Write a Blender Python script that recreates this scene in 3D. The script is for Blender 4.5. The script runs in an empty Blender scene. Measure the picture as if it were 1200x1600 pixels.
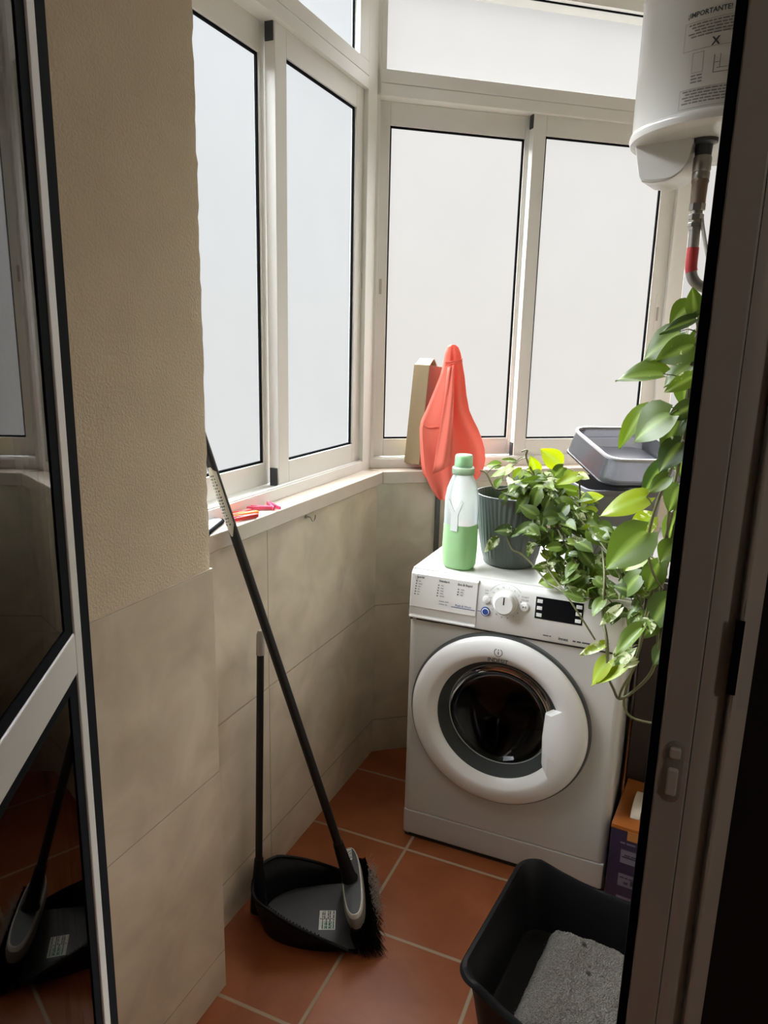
import bpy, bmesh, math, random
from mathutils import Matrix, Vector

SC = bpy.context.scene
COL = SC.collection
random.seed(7)
PI = math.pi
def R(d): return math.radians(d)

# ------------------------------------------------------------------ camera
cam_d = bpy.data.cameras.new('camera')
cam_d.sensor_fit = 'VERTICAL'; cam_d.sensor_height = 36.0; cam_d.lens = 36.0 * 1133.3 / 1600.0
cam_d.clip_start = 0.01; cam_d.clip_end = 60
cam = bpy.data.objects.new('camera', cam_d); COL.objects.link(cam)
fw = Vector((-0.38157131, 0.89650559, -0.22512453)); rt = Vector((0.91773173, 0.39650535, 0.02349439)); up = Vector((-0.11032593, 0.19763914, 0.97404669))
cm = Matrix((rt, up, -fw)).transposed().to_4x4(); cm.translation = (0, 0, 1.4577)
cam.matrix_world = cm
SC.camera = cam

# ------------------------------------------------------------------ light, exposure
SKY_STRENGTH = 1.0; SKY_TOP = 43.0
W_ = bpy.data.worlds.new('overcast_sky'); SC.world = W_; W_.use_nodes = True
nt = W_.node_tree; nt.nodes.clear()
tc = nt.nodes.new('ShaderNodeTexCoord'); sx = nt.nodes.new('ShaderNodeSeparateXYZ'); rp = nt.nodes.new('ShaderNodeValToRGB')
bgn = nt.nodes.new('ShaderNodeBackground'); wo = nt.nodes.new('ShaderNodeOutputWorld')
# a light well: pale walls across the way, open overcast sky high above
nt.links.new(tc.outputs['Generated'], sx.inputs[0]); nt.links.new(sx.outputs['Z'], rp.inputs[0])
e = rp.color_ramp.elements
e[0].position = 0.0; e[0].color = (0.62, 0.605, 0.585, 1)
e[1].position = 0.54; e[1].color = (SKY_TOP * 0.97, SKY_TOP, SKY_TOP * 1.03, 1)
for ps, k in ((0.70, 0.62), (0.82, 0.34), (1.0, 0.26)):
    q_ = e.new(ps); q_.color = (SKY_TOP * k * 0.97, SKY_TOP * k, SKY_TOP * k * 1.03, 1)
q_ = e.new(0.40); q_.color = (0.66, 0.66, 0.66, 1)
# the well is open towards the bay corner, so more sky comes from that side
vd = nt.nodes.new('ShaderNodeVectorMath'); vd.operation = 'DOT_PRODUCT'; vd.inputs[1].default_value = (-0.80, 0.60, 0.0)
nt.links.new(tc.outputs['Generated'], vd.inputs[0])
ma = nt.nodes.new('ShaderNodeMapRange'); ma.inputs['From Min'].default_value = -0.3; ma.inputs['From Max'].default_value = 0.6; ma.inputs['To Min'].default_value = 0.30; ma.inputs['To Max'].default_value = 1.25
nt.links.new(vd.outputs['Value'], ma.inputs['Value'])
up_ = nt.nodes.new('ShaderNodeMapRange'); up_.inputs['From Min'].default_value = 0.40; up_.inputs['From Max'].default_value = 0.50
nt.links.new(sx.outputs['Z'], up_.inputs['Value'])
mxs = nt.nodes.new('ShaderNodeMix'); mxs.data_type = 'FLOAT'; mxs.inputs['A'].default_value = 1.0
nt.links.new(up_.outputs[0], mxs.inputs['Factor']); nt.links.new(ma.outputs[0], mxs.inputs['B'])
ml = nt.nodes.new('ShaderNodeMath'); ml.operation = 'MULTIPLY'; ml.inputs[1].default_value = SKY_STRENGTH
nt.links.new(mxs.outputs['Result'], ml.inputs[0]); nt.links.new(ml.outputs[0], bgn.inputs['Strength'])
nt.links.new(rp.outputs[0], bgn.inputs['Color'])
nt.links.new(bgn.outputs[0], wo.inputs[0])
W_.cycles.sampling_method = 'MANUAL'; W_.cycles.sample_map_resolution = 256

vs = SC.view_settings
SC.display_settings.display_device = 'sRGB'
vs.view_transform = 'Standard'; vs.look = 'None'; vs.gamma = 1.0; vs.exposure = 0.12; vs.use_curve_mapping = False
SC.cycles.use_denoising = True
SC.cycles.max_bounces = 10; SC.cycles.diffuse_bounces = 6; SC.cycles.glossy_bounces = 4
SC.cycles.transmission_bounces = 6; SC.cycles.transparent_max_bounces = 12
SC.cycles.sample_clamp_indirect = 6.0
SC.cycles.caustics_reflective = False; SC.cycles.caustics_refractive = False

kl = bpy.data.lights.new('kitchen_fill', 'POINT'); kl.shadow_soft_size = 0.12; kl.energy = 6.5; kl.color = (1.0, 0.86, 0.72)  # unseen fill light, added to brighten the door stile and pier
ko = bpy.data.objects.new('kitchen_fill', kl); COL.objects.link(ko); ko.location = (1.25, -0.55, 2.1)

# ------------------------------------------------------------------ mesh helpers
class M:
    """collects shapes; world coordinates after self.xf"""
    def __init__(s, xf=None):
        s.v = []; s.f = []; s.mi = []; s.xf = xf if xf is not None else Matrix(); s.tone = None
    def add(s, vs_, fs_, mi=0):
        o = len(s.v)
        for p in vs_: s.v.append(s.xf @ Vector(p))
        for f in fs_: s.f.append(tuple(o + i for i in f)); s.mi.append(mi)
        return s
    def box(s, x0, x1, y0, y1, z0, z1, rot=None, mi=0):
        P = [(x0, y0, z0), (x1, y0, z0), (x1, y1, z0), (x0, y1, z0), (x0, y0, z1), (x1, y0, z1), (x1, y1, z1), (x0, y1, z1)]
        if rot is not None: P = [rot @ Vector(p) for p in P]
        return s.add(P, [(3, 2, 1, 0), (4, 5, 6, 7), (0, 1, 5, 4), (1, 2, 6, 5), (2, 3, 7, 6), (3, 0, 4, 7)], mi)
    def loft(s, rings, closed=True, cap0=True, cap1=True, mi=0):
        n = len(rings[0]); V = [p for r in rings for p in r]; F = []
        m = n if closed else n - 1
        for k in range(len(rings) - 1):
            for i in range(m):
                j = (i + 1) % n
                F.append((k * n + i, k * n + j, (k + 1) * n + j, (k + 1) * n + i))
        if cap0: F.append(tuple(reversed(range(n))))
        if cap1: F.append(tuple((len(rings) - 1) * n + i for i in range(n)))
        return s.add(V, F, mi)
    def prism(s, poly, z0, z1, mi=0):
        return s.loft([[(x, y, z0) for x, y in poly], [(x, y, z1) for x, y in poly]], mi=mi)
    def extrude_x(s, poly_yz, x0, x1, mi=0):
        return s.loft([[(x0, y, z) for y, z in poly_yz], [(x1, y, z) for y, z in poly_yz]], mi=mi)
    def lathe(s, prof, c=(0, 0, 0), segs=32, cap0=True, cap1=True, axis='z', rf=None, mi=0):
        rings = []
        for r, z in prof:
            ring = []
            for i in range(segs):
                a = 2 * PI * i / segs; q = r * (rf(a, z) if rf else 1)
                if axis == 'z': ring.append((c[0] + q * math.cos(a), c[1] + q * math.sin(a), c[2] + z))
                elif axis == 'y': ring.append((c[0] + q * math.cos(a), c[1] + z, c[2] + q * math.sin(a)))
                else: ring.append((c[0] + z, c[1] + q * math.cos(a), c[2] + q * math.sin(a)))
            rings.append(ring)
        return s.loft(rings, True, cap0, cap1, mi)
    def tube(s, pts, r, segs=10, smooth=0, cap=True, mi=0):
        P = [Vector(p) for p in pts]
        if smooth and len(P) > 2:
            Q = []
            for i in range(len(P) - 1):
                p0 = P[max(i - 1, 0)]; p1 = P[i]; p2 = P[i + 1]; p3 = P[min(i + 2, len(P) - 1)]
                for k in range(smooth):
                    t = k / smooth
                    Q.append(0.5 * ((2 * p1) + (p2 - p0) * t + (2 * p0 - 5 * p1 + 4 * p2 - p3) * t * t + (3 * p1 - p0 - 3 * p2 + p3) * t ** 3))
            Q.append(P[-1]); P = Q
        rr = r if isinstance(r, (list, tuple)) else [r] * len(P)
        if len(rr) != len(P): rr = [rr[0] + (rr[-1] - rr[0]) * i / (len(P) - 1) for i in range(len(P))]
        d0 = (P[1] - P[0]).normalized(); ref = Vector((0, 0, 1)) if abs(d0.z) < 0.9 else Vector((1, 0, 0))
        nrm = d0.cross(ref).normalized(); rings = []
        for i, p in enumerate(P):
            d = (P[min(i + 1, len(P) - 1)] - P[max(i - 1, 0)]).normalized()
            nrm = (nrm - d * nrm.dot(d)).normalized(); b = d.cross(nrm)
            rings.append([p + (nrm * math.cos(2 * PI * k / segs) + b * math.sin(2 * PI * k / segs)) * rr[i] for k in range(segs)])
        return s.loft(rings, True, cap, cap, mi)
    def text(s, body, size, fmap, align='LEFT', bold=False, mi=0):
        """flat lettering; fmap(u, v) gives the point"""
        cu = bpy.data.curves.new('t', 'FONT'); cu.body = body; cu.size = size; cu.align_x = align; cu.resolution_u = 2
        if bold: cu.offset = size * 0.022
        o = bpy.data.objects.new('t', cu); COL.objects.link(o)
        bpy.context.view_layer.update()
        me = o.evaluated_get(bpy.context.evaluated_depsgraph_get()).to_mesh()
        V = [fmap(v.co.x, v.co.y) for v in me.vertices]; F = [tuple(p.vertices) for p in me.polygons]
        s.add(V, F, mi)
        bpy.data.objects.remove(o); bpy.data.curves.remove(cu)
        return s
    def strip(s, u0, u1, v0, v1, fmap, n=6, mi=0):
        V = []; F = []
        for i in range(n + 1):
            u = u0 + (u1 - u0) * i / n
            V += [fmap(u, v0), fmap(u, v1)]
        for i in range(n): F.append((2 * i, 2 * i + 2, 2 * i + 3, 2 * i + 1))
        return s.add(V, F, mi)
    def scribble(s, u0, u1, v, h, fmap, rng):
        u = u0
        while u < u1:
            L = min(rng.uniform(1.2, 3.5) * h, u1 - u)
            s.strip(u, u + L, v, v + h * 0.62, fmap, 2); u += L + 0.45 * h

MW = {}
def obj(name, m, mats, parent=None, smooth=40, bevel=0, segs=2, fix=True, loc=None, solid=0, subsurf=0):
    me = bpy.data.meshes.new(name)
    inv = MW[parent.name].inverted() if parent is not None else (Matrix.Translation(loc).inverted() if loc else Matrix())
    me.from_pydata([tuple(inv @ v) for v in m.v], [], m.f)
    if not isinstance(mats, (list, tuple)): mats = [mats]
    for q in mats: me.materials.append(q)
    for p, i in zip(me.polygons, m.mi): p.material_index = i
    if m.tone is not None:
        at = me.color_attributes.new('tone', 'FLOAT_COLOR', 'POINT')
        for i, c in enumerate(m.tone): at.data[i].color = c
    if fix:
        b = bmesh.new(); b.from_mesh(me); bmesh.ops.recalc_face_normals(b, faces=b.faces); b.to_mesh(me); b.free()
    if smooth:
        for p in me.polygons: p.use_smooth = True
        me.set_sharp_from_angle(angle=R(smooth))
    me.update()
    o = bpy.data.objects.new(name, me); COL.objects.link(o)
    if parent is not None: o.parent = parent; MW[o.name] = MW[parent.name]
    else:
        if loc: o.location = loc
        MW[o.name] = Matrix.Translation(loc) if loc else Matrix()
    if solid:
        md = o.modifiers.new('solid', 'SOLIDIFY'); md.thickness = solid; md.offset = 0
    if bevel:
        md = o.modifiers.new('bevel', 'BEVEL'); md.width = bevel; md.segments = segs; md.limit_method = 'ANGLE'; md.angle_limit = R(40)
        md.harden_normals = True
    if subsurf:
        md = o.modifiers.new('sub', 'SUBSURF'); md.levels = subsurf; md.render_levels = subsurf
    return o
def root(name, loc=(0, 0, 0), rz=0):
    o = bpy.data.objects.new(name, None); COL.objects.link(o)
    o.empty_display_size = 0.05
    o.location = loc; o.rotation_euler = (0, 0, rz)
    MW[o.name] = Matrix.Translation(loc) @ Matrix.Rotation(rz, 4, 'Z')
    return o
def tag(o, label, cat, group=None):
    o['label'] = label; o['category'] = cat
    if group: o['group'] = group
    return o
def structure(o, label=None):
    o['kind'] = 'structure'
    return o

# ------------------------------------------------------------------ materials
def new_mat(name):
    m = bpy.data.materials.new(name); m.use_nodes = True; t = m.node_tree; t.nodes.clear()
    out = t.nodes.new('ShaderNodeOutputMaterial'); b = t.nodes.new('ShaderNodeBsdfPrincipled')
    t.links.new(b.outputs[0], out.inputs[0])
    return m, t, b, out
def N(t, kind, **k):
    n = t.nodes.new(kind)
    for a, b in k.items(): setattr(n, a, b)
    return n
def mat(name, col, rough=0.5, metal=0.0, var=0.08, scale=8.0, bump=0.0, bscale=80.0, spec=0.5, coat=0.0, trans=0.0, emit=None):
    m, t, b, out = new_mat(name)
    tcn = N(t, 'ShaderNodeTexCoord'); no = N(t, 'ShaderNodeTexNoise'); no.inputs['Scale'].default_value = scale; no.inputs['Detail'].default_value = 4
    t.links.new(tcn.outputs['Object'], no.inputs['Vector'])
    mx = N(t, 'ShaderNodeMix', data_type='RGBA')
    c = Vector(col)
    mx.inputs['A'].default_value = (*(c * (1 - var)), 1); mx.inputs['B'].default_value = (*[min(1, q * (1 + var)) for q in c], 1)
    t.links.new(no.outputs['Fac'], mx.inputs['Factor']); t.links.new(mx.outputs['Result'], b.inputs['Base Color'])
    b.inputs['Roughness'].default_value = rough; b.inputs['Metallic'].default_value = metal
    b.inputs['Specular IOR Level'].default_value = spec
    if coat: b.inputs['Coat Weight'].default_value = coat; b.inputs['Coat Roughness'].default_value = 0.08
    if bump:
        n2 = N(t, 'ShaderNodeTexNoise'); n2.inputs['Scale'].default_value = bscale; n2.inputs['Detail'].default_value = 6
        t.links.new(tcn.outputs['Object'], n2.inputs['Vector'])
        bp = N(t, 'ShaderNodeBump'); bp.inputs['Strength'].default_value = bump; bp.inputs['Distance'].default_value = 0.004
        t.links.new(n2.outputs['Fac'], bp.inputs['Height']); t.links.new(bp.outputs[0], b.inputs['Normal'])
    if trans:   # thin cloth or leaf: some of the light passes through
        tr = N(t, 'ShaderNodeBsdfTranslucent'); t.links.new(mx.outputs['Result'], tr.inputs['Color'])
        ms = N(t, 'ShaderNodeMixShader'); ms.inputs[0].default_value = trans
        t.links.new(b.outputs[0], ms.inputs[1]); t.links.new(tr.outputs[0], ms.inputs[2]); t.links.new(ms.outputs[0], out.inputs[0])
    return m
def math_(t, op, a, b=None, c=None):
    n = N(t, 'ShaderNodeMath', operation=op)
    for i, q in enumerate((a, b, c)):
        if q is None: continue
        if hasattr(q, 'links'): t.links.new(q, n.inputs[i])
        else: n.inputs[i].default_value = q
    return n.outputs[0]
def joint_mask(t, coord, x0, P, w):
    a = math_(t, 'SUBTRACT', coord, x0); a = math_(t, 'DIVIDE', a, P); a = math_(t, 'FRACT', math_(t, 'ADD', a, 1000.5))
    a = math_(t, 'ABSOLUTE', math_(t, 'SUBTRACT', a, 0.5))
    mr_ = N(t, 'ShaderNodeMapRange'); mr_.inputs['From Min'].default_value = w * 0.5 / P; mr_.inputs['From Max'].default_value = w * 0.9 / P
    mr_.inputs['To Min'].default_value = 1; mr_.inputs['To Max'].default_value = 0
    t.links.new(a, mr_.inputs['Value'])
    return mr_.outputs[0]
def tile_mat(name, axis, x0, P, z0, Pz, w, cA, cB, cG, rough, nscale, bumpn=0.05, jb=0.6, spec=0.5):
    """square tiles; axis gives the two object coordinates that carry the joints"""
    m, t, b, out = new_mat(name)
    tcn = N(t, 'ShaderNodeTexCoord'); sp = N(t, 'ShaderNodeSeparateXYZ'); t.links.new(tcn.outputs['Object'], sp.inputs[0])
    m1 = joint_mask(t, sp.outputs[axis[0]], x0, P, w); m2 = joint_mask(t, sp.outputs[axis[1]], z0, Pz, w)
    jm = math_(t, 'MAXIMUM', m1, m2); b.inputs['Specular IOR Level'].default_value = spec
    no = N(t, 'ShaderNodeTexNoise'); no.inputs['Scale'].default_value = nscale; no.inputs['Detail'].default_value = 6; no.inputs['Distortion'].default_value = 0.6
    t.links.new(tcn.outputs['Object'], no.inputs['Vector'])
    cr = N(t, 'ShaderNodeMapRange'); cr.inputs['From Min'].default_value = 0.3; cr.inputs['From Max'].default_value = 0.7; t.links.new(no.outputs['Fac'], cr.inputs['Value'])
    mx = N(t, 'ShaderNodeMix', data_type='RGBA'); mx.inputs['A'].default_value = (*cA, 1); mx.inputs['B'].default_value = (*cB, 1)
    t.links.new(cr.outputs[0], mx.inputs['Factor'])
    m2_ = N(t, 'ShaderNodeMix', data_type='RGBA'); m2_.inputs['B'].default_value = (*cG, 1)
    t.links.new(mx.outputs['Result'], m2_.inputs['A']); t.links.new(jm, m2_.inputs['Factor'])
    t.links.new(m2_.outputs['Result'], b.inputs['Base Color'])
    rr = N(t, 'ShaderNodeMapRange'); rr.inputs['To Min'].default_value = rough; rr.inputs['To Max'].default_value = 0.85
    t.links.new(jm, rr.inputs['Value']); t.links.new(rr.outputs[0], b.inputs['Roughness'])
    n2 = N(t, 'ShaderNodeTexNoise'); n2.inputs['Scale'].default_value = 260; n2.inputs['Detail'].default_value = 3; t.links.new(tcn.outputs['Object'], n2.inputs['Vector'])
    h = math_(t, 'SUBTRACT', math_(t, 'MULTIPLY', n2.outputs['Fac'], bumpn), math_(t, 'MULTIPLY', jm, jb))
    bp = N(t, 'ShaderNodeBump'); bp.inputs['Strength'].default_value = 0.5; bp.inputs['Distance'].default_value = 0.002
    t.links.new(h, bp.inputs['Height']); t.links.new(bp.outputs[0], b.inputs['Normal'])
    return m

ALU = mat('white_aluminium', (0.69, 0.68, 0.645), 0.32, var=0.02, scale=3)
RUBBER = mat('black_rubber', (0.008, 0.009, 0.011), 0.9, spec=0.05)
CAPBLK = mat('dark_plastic_cap', (0.03, 0.033, 0.04), 0.5)
STONE = mat('cream_marble', (0.52, 0.45, 0.37), 0.28, var=0.12, scale=14)
PLASTER = mat('rough_plaster', (0.66, 0.565, 0.42), 0.9, var=0.10, scale=9, bump=0.38, bscale=210)
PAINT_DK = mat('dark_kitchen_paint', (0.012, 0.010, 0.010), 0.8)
CEIL = mat('ceiling_paint', (0.72, 0.70, 0.65), 0.9)
WHITE = mat('appliance_white', (0.545, 0.53, 0.495), 0.3, var=0.02, scale=3)
WHITE2 = mat('glossy_white_plastic', (0.78, 0.77, 0.74), 0.22, var=0.02, scale=3)
GREYTXT = mat('grey_print', (0.05, 0.05, 0.055), 0.7)
LTXT = mat('faint_grey_print', (0.38, 0.38, 0.39), 0.7)
HEATERW = mat('heater_white', (0.60, 0.585, 0.54), 0.25, var=0.02, scale=3)
BLUE = mat('blue_plastic', (0.03, 0.07, 0.28), 0.35)
BLACKGL = mat('black_glossy', (0.008, 0.008, 0.009), 0.12)
DKGAP = mat('dark_gap', (0.03, 0.03, 0.03), 0.8)
BLACKPL = mat('black_plastic', (0.007, 0.007, 0.008), 0.45, var=0.15, scale=20, spec=0.16)
BLACKPOLE = mat('black_painted_pole', (0.008, 0.008, 0.009), 0.4, spec=0.3)
STEEL = mat('brushed_steel', (0.30, 0.285, 0.26), 0.38, metal=1.0, var=0.1, scale=60)
BRASS = mat('dull_brass', (0.20, 0.145, 0.105), 0.45, metal=0.5, var=0.15, scale=60)
CARD = mat('cardboard', (0.27, 0.20, 0.108), 0.85, var=0.06, scale=30)
CARD_SHADED = mat('shaded_brown_card', (0.20, 0.075, 0.05), 0.7, var=0.1, scale=20)
CORAL = mat('coral_cloth', (0.82, 0.19, 0.135), 0.9, var=0.05, scale=12, bump=0.25, bscale=500, trans=0.22)
def pane_mat(name, col):
    m, t, b, out = new_mat(name); t.nodes.remove(b)
    tcn = N(t, 'ShaderNodeTexCoord'); no = N(t, 'ShaderNodeTexNoise'); no.inputs['Scale'].default_value = 5; no.inputs['Detail'].default_value = 3
    t.links.new(tcn.outputs['Object'], no.inputs['Vector'])
    mx = N(t, 'ShaderNodeMix', data_type='RGBA'); mx.inputs['A'].default_value = (*[q * 0.97 for q in col], 1); mx.inputs['B'].default_value = (*[min(1, q * 1.03) for q in col], 1)
    t.links.new(no.outputs['Fac'], mx.inputs['Factor'])
    tr = N(t, 'ShaderNodeBsdfTranslucent'); t.links.new(mx.outputs['Result'], tr.inputs['Color'])
    gl = N(t, 'ShaderNodeBsdfGlossy'); gl.inputs['Roughness'].default_value = 0.35; gl.inputs['Color'].default_value = (0.9, 0.9, 0.9, 1)
    n2 = N(t, 'ShaderNodeTexNoise'); n2.inputs['Scale'].default_value = 220; t.links.new(tcn.outputs['Object'], n2.inputs['Vector'])
    bp = N(t, 'ShaderNodeBump'); bp.inputs['Strength'].default_value = 0.25; bp.inputs['Distance'].default_value = 0.001
    t.links.new(n2.outputs['Fac'], bp.inputs['Height']); t.links.new(bp.outputs[0], gl.inputs['Normal'])
    fr = N(t, 'ShaderNodeFresnel'); fr.inputs['IOR'].default_value = 1.05
    tp = N(t, 'ShaderNodeBsdfTransparent'); t.links.new(mx.outputs['Result'], tp.inputs['Color'])
    mt = N(t, 'ShaderNodeMixShader'); mt.inputs[0].default_value = 0.026; t.links.new(tp.outputs[0], mt.inputs[1]); t.links.new(tr.outputs[0], mt.inputs[2])
    ms = N(t, 'ShaderNodeMixShader'); t.links.new(fr.outputs[0], ms.inputs[0]); t.links.new(mt.outputs[0], ms.inputs[1]); t.links.new(gl.outputs[0], ms.inputs[2])
    t.links.new(ms.outputs[0], out.inputs[0])
    return m
PANE_COOL = pane_mat('frosted_glass_cool', (0.93, 0.955, 0.975))
PANE_WARM = pane_mat('frosted_glass_warm', (0.97, 0.95, 0.925))
def clear_mat(name, tint, rough=0.02, ior=1.5, base=None, basefac=0.0):
    m, t, b, out = new_mat(name); t.nodes.remove(b)
    tr = N(t, 'ShaderNodeBsdfTransparent'); tr.inputs['Color'].default_value = (*tint, 1)
    gl = N(t, 'ShaderNodeBsdfGlossy'); gl.inputs['Roughness'].default_value = rough
    fr = N(t, 'ShaderNodeFresnel'); fr.inputs['IOR'].default_value = ior
    ms = N(t, 'ShaderNodeMixShader'); t.links.new(fr.outputs[0], ms.inputs[0]); t.links.new(gl.outputs[0], ms.inputs[2])
    if base:
        df = N(t, 'ShaderNodeBsdfDiffuse'); df.inputs['Color'].default_value = (*base, 1)
        tl = N(t, 'ShaderNodeBsdfTranslucent'); tl.inputs['Color'].default_value = (*base, 1)
        m0 = N(t, 'ShaderNodeMixShader'); m0.inputs[0].default_value = 0.5; t.links.new(df.outputs[0], m0.inputs[1]); t.links.new(tl.outputs[0], m0.inputs[2])
        m1 = N(t, 'ShaderNodeMixShader'); m1.inputs[0].default_value = basefac; t.links.new(tr.outputs[0], m1.inputs[1]); t.links.new(m0.outputs[0], m1.inputs[2])
        t.links.new(m1.outputs[0], ms.inputs[1])
    else: t.links.new(tr.outputs[0], ms.inputs[1])
    t.links.new(ms.outputs[0], out.inputs[0])
    return m
CLEAR = clear_mat('clear_edge_glass', (0.99, 0.995, 0.995), 0.3, 1.001)
DOORGLASS = clear_mat('door_glass', (0.80, 0.82, 0.82), 0.015, 1.75)
PORTHOLE = clear_mat('porthole_glass', (0.30, 0.31, 0.31), 0.04, 1.28)
BOTTLE = clear_mat('milky_bottle_plastic', (0.92, 0.96, 0.95), 0.25, 1.4, base=(0.82, 0.88, 0.86), basefac=0.6)
SMOKE = clear_mat('smoky_grey_plastic', (0.70, 0.70, 0.73), 0.15, 1.5, base=(0.19, 0.195, 0.21), basefac=0.48)
LIQUID = mat('green_detergent', (0.44, 0.68, 0.38), 0.3, var=0.03, trans=0.3)
CAPGREEN = clear_mat('pale_green_cap', (0.80, 0.95, 0.82), 0.2, 1.45, base=(0.68, 0.88, 0.66), basefac=0.6)
POT = mat('grey_green_pot', (0.115, 0.14, 0.132), 0.42, var=0.08, scale=30)
SOIL = mat('potting_soil', (0.05, 0.038, 0.03), 0.95, bump=0.8, bscale=120)
BIN = mat('dark_grey_bin_plastic', (0.13, 0.13, 0.145), 0.35)
STEM = mat('plant_stem', (0.10, 0.10, 0.035), 0.5, var=0.3, scale=30)
LITTER = mat('grey_clay_granules', (0.21, 0.195, 0.17), 0.95, var=0.75, scale=420, bump=1.0, bscale=420)
CLUMP = mat('dark_clump', (0.045, 0.042, 0.038), 0.9, bump=0.6, bscale=200)
ORANGE = mat('orange_carton', (0.34, 0.10, 0.014), 0.5)
PURPLE = mat('purple_carton', (0.036, 0.026, 0.055), 0.45)
LILAC = mat('pale_lilac_print', (0.17, 0.15, 0.19), 0.6)
OFFWHITE = mat('off_white_strap', (0.66, 0.60, 0.50), 0.6)
PAPER = mat('paper_label', (0.84, 0.84, 0.77), 0.7)
GREENP = mat('green_print', (0.12, 0.40, 0.22), 0.7)
BROOMGREY = mat('dark_grey_inlay', (0.04, 0.043, 0.047), 0.45)
BROOMRIM = mat('pale_grey_edge', (0.52, 0.50, 0.46), 0.4)
BRISTLE = mat('black_bristle', (0.005, 0.005, 0.005), 0.9, spec=0.05)
DUST = mat('grey_fluff', (0.26, 0.21, 0.17), 0.95)
GREYCAP = mat('grey_cap', (0.30, 0.28, 0.26), 0.5)
DRUM = mat('drum_steel', (0.16, 0.155, 0.15), 0.28, metal=0.9)
SEAL_SHADE = mat('grey_seal_and_shade', (0.055, 0.06, 0.057), 0.5)
def leaf_mat():
    m, t, b, out = new_mat('pothos_leaf')
    at = N(t, 'ShaderNodeAttribute', attribute_name='tone'); sp = N(t, 'ShaderNodeSeparateColor'); t.links.new(at.outputs['Color'], sp.inputs[0])
    rp_ = N(t, 'ShaderNodeValToRGB'); t.links.new(sp.outputs['Red'], rp_.inputs[0])
    e = rp_.color_ramp.elements; e[0].position = 0; e[0].color = (0.030, 0.056, 0.013, 1); e[1].position = 1; e[1].color = (0.40, 0.48, 0.04, 1)
    q = e.new(0.5); q.color = (0.110, 0.172, 0.022, 1)
    tcn = N(t, 'ShaderNodeTexCoord'); no = N(t, 'ShaderNodeTexNoise'); no.inputs['Scale'].default_value = 55; no.inputs['Detail'].default_value = 3; no.inputs['Distortion'].default_value = 1.0
    t.links.new(tcn.outputs['Object'], no.inputs['Vector'])
    # cream variegation where noise + leaf amount passes a threshold
    th = math_(t, 'ADD', no.outputs['Fac'], math_(t, 'MULTIPLY', sp.outputs['Green'], 0.32))
    mr_ = N(t, 'ShaderNodeMapRange'); mr_.inputs['From Min'].default_value = 0.72; mr_.inputs['From Max'].default_value = 0.80; t.links.new(th, mr_.inputs['Value'])
    mx = N(t, 'ShaderNodeMix', data_type='RGBA'); mx.inputs['B'].default_value = (0.62, 0.66, 0.42, 1)
    t.links.new(rp_.outputs[0], mx.inputs['A']); t.links.new(mr_.outputs[0], mx.inputs['Factor'])
    # pale midrib
    mx2 = N(t, 'ShaderNodeMix', data_type='RGBA'); mx2.inputs['B'].default_value = (0.34, 0.48, 0.12, 1)
    t.links.new(mx.outputs['Result'], mx2.inputs['A']); t.links.new(math_(t, 'MULTIPLY', sp.outputs['Blue'], 0.55), mx2.inputs['Factor'])
    t.links.new(mx2.outputs['Result'], b.inputs['Base Color']); b.inputs['Roughness'].default_value = 0.45
    tr = N(t, 'ShaderNodeBsdfTranslucent'); hs = N(t, 'ShaderNodeHueSaturation'); hs.inputs['Value'].default_value = 1.2; hs.inputs['Saturation'].default_value = 1.1
    t.links.new(mx2.outputs['Result'], hs.inputs['Color']); t.links.new(hs.outputs[0], tr.inputs['Color'])
    ms = N(t, 'ShaderNodeMixShader'); ms.inputs[0].default_value = 0.35
    t.links.new(b.outputs[0], ms.inputs[1]); t.links.new(tr.outputs[0], ms.inputs[2]); t.links.new(ms.outputs[0], out.inputs[0])
    return m
LEAF = leaf_mat()

# ------------------------------------------------------------------ the room
TX, TY, TS = -0.652, 1.758, 0.319
FLOORM = tile_mat('terracotta_tiles', 'XY', TX, TS, TY, TS, 0.006, (0.235, 0.066, 0.022), (0.325, 0.100, 0.038), (0.36, 0.27, 0.185), 0.38, 7, bumpn=0.12, spec=0.24)
WALLT = dict(cA=(0.50, 0.43, 0.325), cB=(0.70, 0.615, 0.48), cG=(0.40, 0.33, 0.24), rough=0.3, nscale=7)
TILE_L = tile_mat('beige_wall_tiles', 'XZ', 1.51, 0.72, 0.127, 0.44, 0.003, **WALLT)
TILE_B = tile_mat('beige_wall_tiles_bay', 'XZ', -0.3, 0.72, 0.127, 0.44, 0.003, **WALLT)

A0 = 0.961                                     # the left wall is the plane x = -A0
CY = 2.198                                     # where the bay wall starts
D2 = Vector((math.sin(R(52)), math.cos(R(52)), 0)); N2 = Vector((-D2.y, D2.x, 0))
C1 = Vector((-A0, CY, 0)); C2 = C1 + D2 * 1.105
RW = 0.275                                     # right wall
CEILZ = 2.62
OC1 = C1 + N2 * 0.155 - D2 * 0.075; OC2 = C2 + N2 * 0.155 + D2 * 0.053
SHELL = [(-2.2, -2.3), (1.6, -2.3), (1.6, 0.74), (RW + 0.1, 0.74), (RW + 0.1, C2.y + 0.155), (OC2.x, OC2.y), (OC1.x, OC1.y), (-A0 - 0.155, 0.62), (-2.2, 0.62)]
floor = M().prism(SHELL, -0.06, 0.0)
structure(obj('floor', floor, FLOORM))
structure(obj('ceiling', M().prism(SHELL, CEILZ, CEILZ + 0.06), CEIL))

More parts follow.
